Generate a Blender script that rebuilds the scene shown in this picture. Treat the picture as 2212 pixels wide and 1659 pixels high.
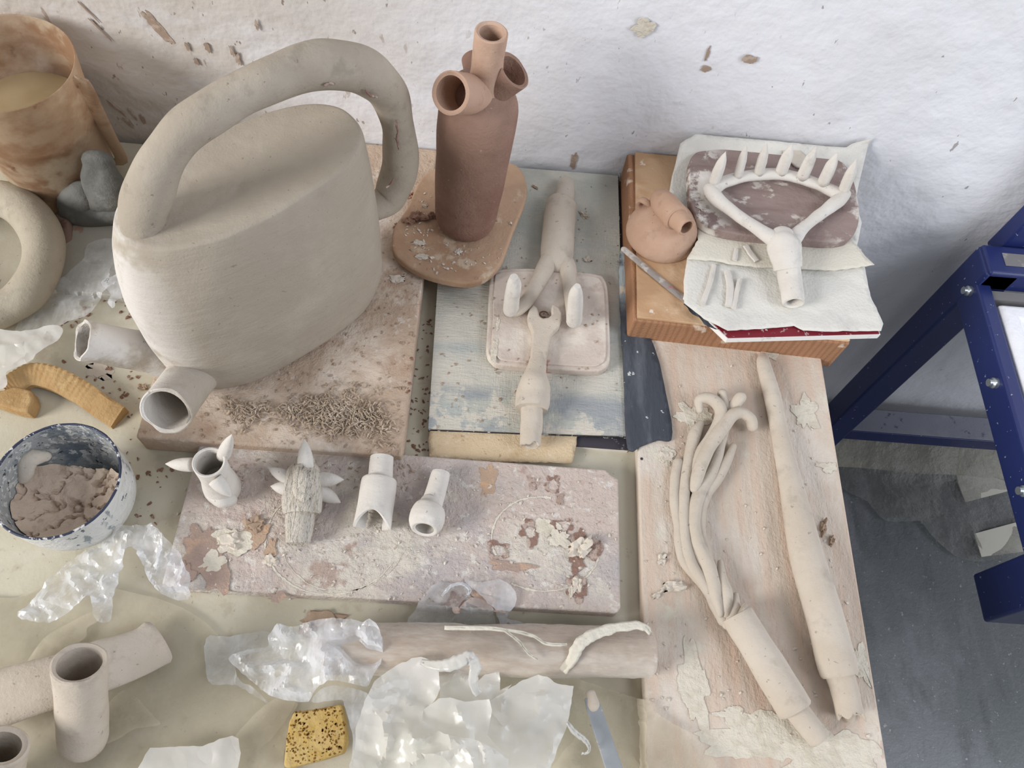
import bpy, bmesh, math, random
from mathutils import Vector, Matrix, noise
from mathutils.geometry import delaunay_2d_cdt
for o in list(bpy.data.objects): bpy.data.objects.remove(o)
SC = bpy.context.scene
COL = SC.collection
random.seed(7)
PI = math.pi

# ------------------------------------------------------------------ camera
W, HH, F = 2212, 1659, 1660.0
CAMH = 0.80                                    # height of the lens above the tabletop (tabletop z = 0)
vX = Vector((40000, 3087, F)).normalized()
vY = Vector((172, -3122, F)); vY = (vY - vX*vX.dot(vY)).normalized()
vZ = vX.cross(vY); vZ = -vZ if vZ.y > 0 else vZ
RW = Matrix((vX, vY, vZ))                      # camera (right, down, forward) -> world
CPOS = Vector((0, 0, CAMH))
cam = bpy.data.cameras.new('camera'); camo = bpy.data.objects.new('camera', cam); COL.objects.link(camo)
cam.sensor_width = 36; cam.lens = 36*F/W; cam.clip_start = 0.01; cam.clip_end = 50
cx, cy, cz = RW @ Vector((1, 0, 0)), RW @ Vector((0, -1, 0)), RW @ Vector((0, 0, -1))
camo.matrix_world = Matrix(((cx.x, cy.x, cz.x, CPOS.x), (cx.y, cy.y, cz.y, CPOS.y), (cx.z, cy.z, cz.z, CPOS.z), (0, 0, 0, 1)))
SC.camera = camo
SC.view_settings.view_transform = 'Standard'; SC.view_settings.look = 'None'
SC.view_settings.gamma = 1; SC.view_settings.exposure = 0.0
SC.view_settings.use_curve_mapping = False

# ------------------------------------------------------------------ light: daylight from tall windows left of and behind the camera, plus added right-hand fills
world = bpy.data.worlds.new('world'); SC.world = world; world.use_nodes = True
bg = world.node_tree.nodes['Background']; bg.inputs[0].default_value = (0.86, 0.91, 1.0, 1); bg.inputs[1].default_value = 0.31
def area(name, loc, target, sx, sy, power, col):
    l = bpy.data.lights.new(name, 'AREA'); l.shape = 'RECTANGLE'; l.size = sx; l.size_y = sy; l.energy = power; l.color = col
    o = bpy.data.objects.new(name, l); COL.objects.link(o); o.location = loc
    o.rotation_euler = (Vector(target)-Vector(loc)).to_track_quat('-Z', 'Y').to_euler()
    return o
area('window_and_fill_light', (-3.6, -1.6, 2.0), (0.1, 0.55, 0.05), 1.7, 1.7, 222, (1.0, 0.985, 0.965))
area('window_and_fill_light', (2.4, -0.6, 2.6), (1.0, 0.75, 0.4), 1.4, 1.2, 38, (0.86, 0.91, 1.0))  # added fill that brightens the upper right wall, not a known window

area('window_and_fill_light', (2.5, -0.5, 0.7), (1.0, 0.75, -0.25), 1.0, 1.0, 26, (0.90, 0.94, 1.0))  # added low fill for the lower right wall, floor and tarp

# ------------------------------------------------------------------ pixel <-> world helpers (used to measure positions on real planes)
def ray(px, py): return RW @ Vector((px-1106, py-829.5, F))
def at(px, py, z=0.0):
    d = ray(px, py); return CPOS + d*((z-CAMH)/d.z)
def aty(px, py, y):
    d = ray(px, py); return CPOS + d*(y/d.y)
def onpl(px, py, p0, n):
    d = ray(px, py); n = Vector(n); return CPOS + d*((Vector(p0)-CPOS).dot(n)/d.dot(n))
def ppm(p): return F/(RW.transposed() @ (Vector(p)-CPOS)).z
def R(p, hw): return hw/ppm(p)
WALL_Y = 0.757

# ------------------------------------------------------------------ materials
def lin(c): return tuple((x/255/12.92 if x/255 <= .04045 else ((x/255+.055)/1.055)**2.4) for x in c) + (1,)
def mat(name, base, layers=(), rough=.85, bump=(), spec=.3, metallic=0, rvar=0, alpha=None, sub=0):
    """layers: (kind, colour, scale, lo, hi, detail, stretch, strength[, mask]); bump: (kind, scale, height, detail, stretch)"""
    m = bpy.data.materials.new(name); m.use_nodes = True; nt = m.node_tree; N = nt.nodes; L = nt.links
    b = N['Principled BSDF']; tc = N.new('ShaderNodeTexCoord')
    b.inputs['Roughness'].default_value = rough; b.inputs['Metallic'].default_value = metallic
    b.inputs['Specular IOR Level'].default_value = spec
    def tex(kind, scale, detail, stretch, off):
        mp = N.new('ShaderNodeMapping'); L.new(tc.outputs['Object'], mp.inputs[0])
        mp.inputs['Scale'].default_value = stretch; mp.inputs['Location'].default_value = (off*.37, off*.71, off*.13)
        if kind == 'vor':
            t = N.new('ShaderNodeTexVoronoi'); t.inputs['Scale'].default_value = scale; L.new(mp.outputs[0], t.inputs['Vector']); return t.outputs['Distance']
        if kind == 'edge':
            t = N.new('ShaderNodeTexVoronoi'); t.feature = 'DISTANCE_TO_EDGE'; t.inputs['Scale'].default_value = scale
            nz = N.new('ShaderNodeTexNoise'); nz.inputs['Scale'].default_value = scale*1.5; L.new(mp.outputs[0], nz.inputs['Vector'])
            mx = N.new('ShaderNodeMixRGB'); mx.inputs[0].default_value = .06; L.new(mp.outputs[0], mx.inputs[1]); L.new(nz.outputs['Color'], mx.inputs[2])
            L.new(mx.outputs[0], t.inputs['Vector']); return t.outputs['Distance']
        if kind == 'wave':
            t = N.new('ShaderNodeTexWave'); t.inputs['Scale'].default_value = scale; t.inputs['Distortion'].default_value = 6
            t.inputs['Detail'].default_value = detail; L.new(mp.outputs[0], t.inputs['Vector']); return t.outputs['Fac']
        t = N.new('ShaderNodeTexNoise'); t.inputs['Scale'].default_value = scale; t.inputs['Detail'].default_value = detail
        t.inputs['Roughness'].default_value = .62; L.new(mp.outputs[0], t.inputs['Vector']); return t.outputs['Fac']
    col = N.new('ShaderNodeRGB'); col.outputs[0].default_value = lin(base); cur = col.outputs[0]
    for i, la in enumerate(layers):
        kind, c, scale, lo, hi, detail, stretch, stren = la[:8]
        o = tex(kind, scale, detail, stretch, i+1)
        mr = N.new('ShaderNodeMapRange'); mr.interpolation_type = 'SMOOTHSTEP'; L.new(o, mr.inputs[0])
        mr.inputs[1].default_value = lo; mr.inputs[2].default_value = hi; mr.inputs[3].default_value = 0; mr.inputs[4].default_value = stren
        f = mr.outputs[0]
        if len(la) > 8:                                  # mask: (axis, from, to) on object coordinates
            ax, a0, a1 = la[8]; sp = N.new('ShaderNodeSeparateXYZ'); L.new(tc.outputs['Object'], sp.inputs[0])
            mk = N.new('ShaderNodeMapRange'); mk.inputs[1].default_value = a0; mk.inputs[2].default_value = a1; L.new(sp.outputs[ax], mk.inputs[0])
            mu = N.new('ShaderNodeMath'); mu.operation = 'MULTIPLY'; L.new(f, mu.inputs[0]); L.new(mk.outputs[0], mu.inputs[1]); f = mu.outputs[0]
        mx = N.new('ShaderNodeMixRGB'); L.new(f, mx.inputs[0]); L.new(cur, mx.inputs[1]); mx.inputs[2].default_value = lin(c); cur = mx.outputs[0]
    L.new(cur, b.inputs['Base Color'])
    prev = None
    for i, (kind, scale, h, detail, stretch) in enumerate(bump):
        o = tex(kind, scale, detail, stretch, i+11)
        bp = N.new('ShaderNodeBump'); bp.inputs['Distance'].default_value = h; bp.inputs['Strength'].default_value = 1; L.new(o, bp.inputs['Height'])
        if prev: L.new(prev, bp.inputs['Normal'])
        prev = bp.outputs[0]
    if prev: L.new(prev, b.inputs['Normal'])
    if alpha is not None:                                # translucent film
        lo, hi, scale = alpha
        out = N['Material Output']; tr = N.new('ShaderNodeBsdfTransparent'); tl = N.new('ShaderNodeBsdfTranslucent'); tl.inputs[0].default_value = lin(base)
        m1 = N.new('ShaderNodeMixShader'); m1.inputs[0].default_value = .35; L.new(b.outputs[0], m1.inputs[1]); L.new(tl.outputs[0], m1.inputs[2])
        lw = N.new('ShaderNodeLayerWeight'); lw.inputs[0].default_value = .35
        if prev: L.new(prev, lw.inputs['Normal'])
        nz = tex('noise', scale, 5, (1, 1, 1), 31)
        mr = N.new('ShaderNodeMapRange'); mr.inputs[1].default_value = .35; mr.inputs[2].default_value = .68; mr.inputs[3].default_value = lo; mr.inputs[4].default_value = hi; L.new(nz, mr.inputs[0])
        ad = N.new('ShaderNodeMath'); ad.operation = 'ADD'; ad.use_clamp = True; L.new(mr.outputs[0], ad.inputs[0]); L.new(lw.outputs['Facing'], ad.inputs[1])
        sb = N.new('ShaderNodeMath'); sb.operation = 'SUBTRACT'; sb.use_clamp = True; L.new(ad.outputs[0], sb.inputs[0]); sb.inputs[1].default_value = .15
        m2 = N.new('ShaderNodeMixShader'); L.new(sb.outputs[0], m2.inputs[0]); L.new(tr.outputs[0], m2.inputs[1]); L.new(m1.outputs[0], m2.inputs[2])
        L.new(m2.outputs[0], out.inputs['Surface'])
    return m
ONE = (1, 1, 1)
FINE = ('noise', 420, .0012, 3, ONE)
M = {}
M['wall'] = mat('white_plaster', (224, 224, 228), [
    ('noise', (208, 207, 209), 5, .42, .66, 5, ONE, .5),
    ('noise', (188, 177, 163), 3.2, .34, .56, 5, (1, 1, 1.6), .85, (0, -.1, -.6)),
    ('noise', (150, 130, 112), 62, .655, .69, 3, (1, 1, .42), .7, (0, -.1, -.5)),
    ('noise', (126, 108, 94), 110, .675, .705, 3, (1, 1, .45), .8, (0, .25, -.45)),
    ('noise', (128, 118, 112), 75, .715, .735, 3, (1, 1, .5), .7),
    ('noise', (204, 184, 168), 9, .68, .76, 4, ONE, .4)],
    rough=.7, bump=[('noise', 3.5, .010, 3, ONE), ('noise', 13, .006, 4, ONE), ('vor', 22, .0010, 2, ONE), ('noise', 70, .0009, 4, ONE)])
M['floor'] = mat('dark_grey_concrete', (108, 112, 114), [
    ('noise', (128, 130, 134), 4, .45, .65, 6, ONE, .8), ('noise', (90, 93, 95), 22, .5, .7, 5, (1, .3, 1), .7),
    ('noise', (168, 168, 168), 120, .66, .70, 3, ONE, .8), ('noise', (134, 136, 142), 7, .55, .7, 5, (2, .5, 1), .6)],
    rough=.55, bump=[('noise', 120, .002, 4, ONE)])
M['table'] = mat('beige_tabletop', (196, 190, 170), [
    ('noise', (188, 178, 157), 7, .4, .65, 5, ONE, .7), ('noise', (204, 198, 184), 12, .52, .7, 5, ONE, .6),
    ('noise', (160, 146, 128), 130, .67, .71, 3, ONE, .7), ('noise', (176, 164, 146), 30, .60, .68, 4, ONE, .5)], rough=.5, bump=[('noise', 60, .0008, 4, ONE)])
M['metal_dark'] = mat('dark_metal', (70, 70, 72), rough=.5, metallic=.6)
def clay(name, c, c2, c3=None, fine=.0012, stre=ONE):
    c3 = c3 or tuple(int(x*.82) for x in c)
    return mat(name, c, [('noise', c2, 16, .42, .66, 5, ONE, .7), ('noise', c3, 42, .55, .72, 4, ONE, .45), ('noise', tuple(int(x*.62) for x in c), 170, .69, .73, 2, ONE, .5)],
               rough=.85, bump=[('noise', 22, .0022, 3, stre), ('noise', 90, .0007, 4, stre), ('noise', 480, fine*.3, 3, stre)], spec=.2)
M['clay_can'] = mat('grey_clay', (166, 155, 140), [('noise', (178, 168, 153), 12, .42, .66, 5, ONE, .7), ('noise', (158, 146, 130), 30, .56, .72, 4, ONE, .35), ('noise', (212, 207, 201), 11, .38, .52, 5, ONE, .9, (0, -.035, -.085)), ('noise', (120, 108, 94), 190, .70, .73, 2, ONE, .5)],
    rough=.85, spec=.2, bump=[('noise', 14, .003, 3, (1, 1, 1)), ('noise', 60, .0010, 4, (.5, .5, 2.5)), ('noise', 420, .0004, 3, ONE)])
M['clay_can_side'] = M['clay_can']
M['clay_can_h'] = clay('damp_grey_clay', (166, 155, 140), (178, 168, 154))
M['clay_lt'] = clay('pale_dry_clay', (206, 200, 192), (216, 211, 204))
M['clay_beige'] = clay('beige_clay', (190, 178, 163), (200, 190, 177))
M['clay_tool'] = clay('tan_clay', (190, 178, 163), (199, 189, 176))
M['clay_wood'] = mat('scratched_clay', (200, 192, 180), [('noise', (178, 168, 150), 60, .5, .66, 4, (4, .5, 1), .7)], bump=[('noise', 55, .010, 3, (5, .5, 1)), FINE])
M['clay_left'] = clay('smooth_grey_clay', (172, 162, 144), (180, 171, 154))
M['terra'] = clay('terracotta_clay', (178, 146, 124), (190, 160, 140))
M['bottle'] = mat('brown_clay', (136, 106, 92), [('noise', (156, 126, 110), 9, .45, .7, 4, ONE, .8), ('noise', (120, 88, 76), 12, .5, .7, 4, ONE, .6), ('noise', (196, 170, 152), 230, .70, .74, 2, ONE, .6)],
    rough=.8, bump=[('noise', 25, .002, 4, ONE), ('noise', 300, .0010, 3, ONE)])
M['bottle_top'] = clay('dry_brown_clay', (184, 152, 132), (194, 166, 146))
M['board_can'] = mat('clay_stained_board', (186, 164, 144), [
    ('noise', (212, 196, 180), 11, .44, .62, 6, ONE, .9), ('noise', (170, 140, 118), 16, .54, .7, 5, ONE, .7),
    ('noise', (222, 212, 204), 60, .58, .66, 5, ONE, .6), ('noise', (150, 116, 94), 90, .62, .7, 4, ONE, .6)],
    bump=[('noise', 40, .004, 6, ONE), ('noise', 240, .0014, 4, ONE)])
M['board_front'] = mat('chalky_clay_board', (198, 182, 172), [
    ('noise', (180, 172, 170), 7, .44, .6, 6, ONE, .9), ('noise', (212, 204, 190), 9, .5, .64, 6, ONE, .85),
    ('noise', (168, 142, 130), 20, .59, .67, 6, ONE, .75), ('noise', (222, 216, 208), 95, .56, .66, 5, ONE, .7), ('noise', (158, 128, 112), 140, .64, .70, 4, ONE, .7)],
    bump=[('noise', 45, .005, 6, ONE), ('noise', 200, .0024, 5, ONE)])
M['board_right'] = mat('dusty_pine_board', (202, 187, 171), [
    ('noise', (190, 167, 149), 9, .48, .66, 4, (3.4, .35, 1), .7), ('wave', (206, 178, 158), 5, .5, .9, 3, (3, .22, 1), .4),
    ('noise', (214, 204, 192), 12, .46, .64, 6, (1, .6, 1), .85), ('noise', (186, 156, 138), 60, .64, .7, 4, (1.6, .5, 1), .5), ('noise', (208, 206, 188), 14, .62, .7, 6, ONE, .6)],
    bump=[('noise', 50, .002, 6, (2, .6, 1)), ('noise', 300, .0008, 3, ONE)])
M['wood'] = mat('varnished_pine', (192, 158, 124), [
    ('wave', (178, 138, 102), 9, .45, .95, 3, (.35, 3, 3), .6), ('noise', (224, 196, 164), 11, .5, .64, 6, (.8, 1, 1), .8), ('noise', (232, 222, 206), 40, .64, .7, 6, ONE, .7)],
    rough=.6, bump=[('noise', 60, .0015, 4, ONE)])
M['wood_edge'] = mat('brown_wood_edge', (160, 118, 88), [('wave', (140, 100, 72), 14, .4, .9, 3, (3, .5, .5), .7), ('noise', (222, 204, 184), 24, .6, .68, 6, ONE, .8)], rough=.7, bump=[FINE])
M['wood_round'] = mat('oiled_brown_board', (180, 150, 124), [
    ('noise', (162, 128, 102), 9, .45, .64, 5, ONE, .8), ('noise', (206, 188, 166), 28, .57, .66, 6, ONE, .7), ('noise', (140, 106, 84), 70, .62, .7, 4, ONE, .5)], rough=.75, bump=[('noise', 60, .002, 5, ONE)])
M['wood_pink'] = mat('greyish_pink_board', (146, 128, 122), [
    ('noise', (126, 106, 101), 14, .45, .66, 5, (.5, 2.4, 1), .8), ('noise', (206, 198, 190), 34, .60, .67, 6, (.7, 1.3, 1), .85), ('noise', (222, 216, 208), 26, .50, .58, 6, ONE, .95, (0, -.05, -.085)), ('noise', (214, 206, 198), 24, .50, .60, 6, ONE, .85, (0, .05, .09))],
    bump=[('noise', 60, .002, 5, ONE), ('noise', 26, .003, 5, ONE)])
M['trivet'] = mat('clay_smeared_trivet', (198, 184, 172), [
    ('noise', (218, 208, 196), 14, .45, .62, 6, ONE, .9), ('noise', (170, 120, 108), 17, .635, .67, 5, ONE, .9), ('noise', (186, 166, 156), 32, .58, .68, 5, ONE, .6)], bump=[('noise', 50, .0025, 6, ONE)])
M['canvas'] = mat('painted_canvas', (184, 184, 174), [
    ('noise', (206, 200, 188), 8, .40, .58, 6, ONE, .9), ('noise', (166, 174, 174), 7, .5, .68, 5, (.6, 1.6, 1), .8),
    ('noise', (150, 154, 157), 10, .36, .52, 5, ONE, .9, (1, -.135, -.150)), ('noise', (208, 200, 186), 24, .56, .60, 6, ONE, .85, (1, -.12, -.15)),
    ('noise', (150, 136, 118), 60, .66, .71, 4, ONE, .7)], bump=[('noise', 500, .0006, 2, (1, .2, 1)), ('noise', 200, .0014, 3, (.4, 2, 1))])
M['canvas_edge'] = mat('frayed_dark_edge', (52, 52, 56), [('noise', (206, 202, 196), 130, .57, .62, 4, ONE, .9)], bump=[('noise', 180, .004, 4, ONE)])
M['black_cloth'] = mat('dark_slate_rubber', (66, 70, 78), [
    ('noise', (96, 100, 108), 18, .45, .7, 5, (3, .6, 1), .8), ('noise', (206, 208, 206), 110, .68, .71, 3, ONE, .9),
    ('noise', (176, 188, 192), 20, .42, .56, 6, ONE, .95, (1, .035, .085)), ('noise', (206, 198, 182), 22, .54, .6, 5, ONE, .95, (1, .02, .05))], rough=.6, bump=[('noise', 120, .0016, 4, (2, .5, 1))])
M['dark_board'] = mat('dark_paint', (62, 58, 66), [('noise', (150, 148, 150), 90, .62, .68, 4, ONE, .7)], rough=.6)
M['white_edge'] = mat('white_board_core', (216, 210, 200))
M['brown_canvas'] = mat('tan_canvas', (206, 184, 152), [('noise', (188, 160, 124), 22, .45, .66, 5, ONE, .8), ('noise', (222, 208, 186), 46, .56, .66, 5, ONE, .6), ('noise', (150, 122, 92), 110, .65, .7, 4, ONE, .6)], bump=[('noise', 320, .0016, 3, ONE)])
M['paper'] = mat('paper_towel', (214, 211, 203), [('noise', (200, 196, 190), 14, .5, .66, 5, ONE, .7)], rough=.9, bump=[('vor', 330, .00035, 1, ONE), ('noise', 22, .003, 3, ONE)])
M['paper_fold'] = mat('cream_paper_towel', (212, 206, 192), [('noise', (198, 190, 174), 14, .5, .66, 5, ONE, .6)], rough=.9, bump=[('vor', 330, .00035, 1, ONE)])
M['red'] = mat('dark_red_cover', (120, 32, 44), [('noise', (196, 180, 176), 100, .6, .66, 4, ONE, .7)], rough=.6)
M['pages'] = mat('page_edges', (232, 230, 226), [('noise', (180, 176, 170), 60, .6, .7, 3, ONE, .6)])
M['steel_dirty'] = mat('clay_smeared_steel', (160, 152, 146), [('noise', (206, 200, 190), 45, .5, .6, 5, ONE, .8), ('noise', (176, 120, 116), 28, .58, .64, 4, ONE, .8)], rough=.5, metallic=.3, bump=[('noise', 150, .0015, 4, ONE)])
M['steel'] = mat('blue_grey_strip', (142, 146, 150), [('noise', (168, 170, 170), 18, .5, .7, 4, ONE, .6), ('noise', (206, 196, 184), 60, .6, .66, 5, ONE, .6)], rough=.5, bump=[('noise', 120, .0005, 3, ONE)])
M['blue'] = mat('dark_blue_enamel', (32, 42, 92), [('noise', (38, 50, 102), 6, .4, .7, 4, ONE, .6), ('noise', (180, 184, 196), 150, .71, .73, 2, ONE, .6)], rough=.32, spec=.5)
M['blue_dusty'] = mat('dusty_blue_enamel', (140, 142, 154), [('noise', (150, 152, 160), 20, .5, .66, 5, ONE, .8), ('noise', (70, 72, 90), 60, .6, .7, 4, ONE, .8)], rough=.7, bump=[FINE])
M['screw'] = mat('zinc_screw', (176, 182, 184), rough=.35, metallic=.8)
M['tray_rim'] = mat('white_tray_canvas', (232, 232, 236), rough=.8, bump=[('noise', 60, .002, 3, ONE)])
M['tray_in'] = mat('cream_canvas', (214, 210, 200), [('noise', (196, 192, 182), 12, .5, .66, 4, ONE, .6)], bump=[('noise', 60, .002, 4, ONE)])
M['grey_strip'] = mat('dull_grey_strip', (120, 118, 118), [('noise', (160, 158, 156), 30, .55, .66, 4, ONE, .7)])
M['enamel'] = mat('crusted_enamel', (206, 206, 202), [('noise', (130, 138, 144), 44, .56, .62, 6, (1, 1, .5), .9), ('noise', (222, 222, 220), 18, .5, .6, 5, ONE, .7), ('noise', (60, 66, 80), 80, .62, .66, 4, ONE, .9)], rough=.6, bump=[('noise', 80, .003, 5, ONE)])
M['enamel_in'] = mat('speckled_blue_enamel', (160, 162, 162), [('noise', (104, 114, 124), 24, .50, .62, 5, ONE, .9), ('noise', (206, 206, 202), 120, .53, .58, 5, ONE, .9), ('noise', (46, 52, 62), 150, .60, .64, 4, ONE, .9)], rough=.6, bump=[('noise', 90, .003, 5, ONE)])
M['rim_dark'] = mat('navy_rim', (50, 56, 76), [('noise', (216, 216, 214), 130, .55, .6, 4, ONE, .9)], rough=.5)
M['slip'] = mat('drying_clay', (198, 178, 160), [('noise', (204, 186, 168), 22, .45, .62, 5, ONE, .8), ('noise', (160, 138, 120), 34, .58, .68, 5, ONE, .7)], bump=[('noise', 40, .005, 6, ONE), ('noise', 140, .002, 4, ONE)])
M['ochre'] = mat('ochre_sponge_foam', (176, 144, 100), [('noise', (160, 126, 82), 26, .45, .66, 5, ONE, .8), ('noise', (192, 166, 122), 60, .56, .68, 4, ONE, .6)], bump=[('noise', 220, .0014, 4, ONE)])
M['sponge'] = mat('yellow_sponge', (188, 156, 92), [('noise', (194, 168, 112), 18, .45, .66, 4, ONE, .7), ('noise', (186, 152, 80), 70, .52, .6, 4, ONE, .6)], rough=.9, bump=[('noise', 150, .002, 4, ONE)])
M['pore_shade'] = mat('painted_pore_shade', (122, 88, 40))  # dark tone stands in for the shade inside the sponge holes
M['jar'] = mat('rust_stained_plastic', (198, 174, 148), [('noise', (154, 114, 84), 9, .47, .60, 6, (1, 1, 1.6), .8), ('noise', (222, 206, 180), 12, .55, .66, 5, ONE, .8), ('noise', (124, 82, 54), 26, .62, .68, 5, ONE, .8)], rough=.35, bump=[('noise', 30, .001, 4, ONE)], alpha=(.35, .85, 14))
M['water'] = mat('cloudy_water', (206, 186, 146), [('noise', (184, 158, 116), 8, .45, .65, 4, ONE, .6)], rough=.08, spec=.5)
M['sediment'] = mat('brown_sediment', (112, 82, 60), rough=.7)
M['grey_cloth'] = mat('charcoal_rubber', (106, 105, 100), [('noise', (146, 146, 142), 16, .50, .66, 5, ONE, .8), ('noise', (82, 82, 78), 22, .5, .66, 4, ONE, .6)], rough=.7, bump=[('noise', 30, .004, 5, ONE)])
M['leather'] = mat('brown_leather', (140, 118, 108), [('noise', (110, 80, 70), 26, .5, .6, 4, ONE, .8)])
M['small_board'] = mat('grey_stained_board', (178, 174, 162), [('noise', (190, 186, 178), 14, .45, .62, 5, ONE, .8), ('noise', (166, 128, 106), 22, .62, .68, 4, ONE, .8)], bump=[('noise', 60, .001, 4, ONE)])
M['film'] = mat('clear_plastic_film', (232, 234, 236), rough=.22, spec=.6, bump=[('noise', 34, .004, 3, (1, .4, 1)), ('edge', 22, .0015, 2, (1, .5, 1))], alpha=(.18, .62, 18))
M['wrap_film'] = mat('cling_wrap', (232, 226, 218), rough=.25, spec=.6, bump=[('noise', 40, .003, 3, (.5, 1.5, 1)), ('edge', 30, .0015, 2, (.6, 1.4, 1))], alpha=(.02, .38, 26))
M['film_shiny'] = mat('shiny_plastic_film', (240, 242, 246), rough=.14, spec=.8, bump=[('edge', 26, .0022, 2, (1, .5, 1)), ('noise', 40, .004, 3, (1, .5, 1))], alpha=(.25, .85, 22))
M['film_milky'] = mat('milky_plastic', (226, 217, 196), rough=.4, spec=.4, bump=[('edge', 9, .003, 2, ONE), ('noise', 20, .002, 3, ONE)], alpha=(.32, .62, 12))
M['white_sheet'] = mat('white_plastic_sheet', (234, 232, 227), [('noise', (216, 214, 202), 9, .45, .65, 4, ONE, .6)], rough=.26, spec=.6, bump=[('edge', 16, .003, 2, ONE), ('noise', 30, .0010, 3, ONE)], alpha=(.9, 1.0, 12))
M['wrap_clay'] = mat('clay_in_plastic_wrap', (186, 170, 154), [('noise', (210, 200, 188), 20, .45, .62, 5, (.5, 2, 1), .8), ('noise', (176, 156, 140), 24, .56, .68, 5, (.6, 1.6, 1), .6)], rough=.35, spec=.5, bump=[('noise', 26, .003, 4, (.6, 1.6, 1)), ('edge', 20, .0015, 2, (.6, 1.6, 1))])
M['tarp'] = mat('dusty_plastic_tarp', (216, 210, 196), rough=.5, bump=[('edge', 5, .02, 2, ONE), ('noise', 20, .01, 4, ONE)], alpha=(.6, .9, 6))
M['tarp_dim'] = mat('grey_plastic_sheet', (170, 170, 166), rough=.4, bump=[('edge', 6, .02, 2, ONE), ('noise', 24, .01, 4, ONE)], alpha=(.25, .55, 8))
M['card'] = mat('pale_cardboard', (206, 202, 190), [('noise', (188, 182, 170), 10, .5, .66, 4, ONE, .6)])
M['stain_brown'] = mat('brown_clay_stain', (166, 144, 132), [('noise', (190, 160, 138), 60, .5, .62, 5, ONE, .8)], bump=[FINE])
M['stain_rust'] = mat('rust_clay_stain', (182, 156, 134), [('noise', (206, 168, 136), 60, .5, .62, 5, ONE, .8)], bump=[FINE])
M['stain_dark'] = mat('dark_clay_stain', (140, 112, 100), [('noise', (186, 168, 156), 90, .48, .58, 5, ONE, .9)], bump=[('noise', 160, .003, 4, ONE)])
M['stain_cream'] = mat('cream_clay_smear', (214, 206, 190), [('noise', (200, 190, 172), 50, .5, .62, 5, ONE, .7)], bump=[('noise', 120, .003, 5, ONE)])
M['wall_brown'] = mat('dried_brown_splash', (158, 138, 122), [('noise', (182, 166, 152), 90, .5, .6, 4, ONE, .8)])
M['shaving'] = mat('clay_shavings', (178, 160, 140), [('noise', (202, 186, 168), 40, .5, .62, 4, ONE, .7), ('noise', (146, 126, 106), 60, .55, .66, 4, ONE, .6)])
M['crumb_brown'] = mat('brown_clay_crumb', (132, 98, 80), [('noise', (168, 134, 114), 50, .5, .62, 4, ONE, .7)], bump=[('noise', 200, .003, 4, ONE)])
M['crumb_lt'] = clay('dry_clay_crumb', (206, 196, 182), (216, 208, 198))
M['crumb_mid'] = clay('tan_clay_crumb', (164, 142, 122), (184, 166, 148))

# ------------------------------------------------------------------ mesh helpers
class MB:
    def __init__(s): s.v = []; s.f = []; s.sub = None
    def add(s, vs, fs):
        k = len(s.v); s.v += [Vector(v) for v in vs]; s.f += [tuple(i+k for i in f) for f in fs]; return s
def catmull(pts, k):
    """pts: list of (Vector, r); resample"""
    out = []; n = len(pts)
    if n == 2: return [(pts[0][0].lerp(pts[1][0], i/k), pts[0][1]+(pts[1][1]-pts[0][1])*i/k) for i in range(k+1)]
    for i in range(n-1):
        p0, p1, p2, p3 = pts[max(i-1, 0)], pts[i], pts[i+1], pts[min(i+2, n-1)]
        for j in range(k):
            t = j/k; a, b, c, d = (-.5*t**3+t*t-.5*t), (1.5*t**3-2.5*t*t+1), (-1.5*t**3+2*t*t+.5*t), (.5*t**3-.5*t*t)
            rr = a*p0[1]+b*p1[1]+c*p2[1]+d*p3[1]
            out.append((p0[0]*a+p1[0]*b+p2[0]*c+p3[0]*d, max(rr, .0002)))
    out.append(pts[-1]); return out
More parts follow.
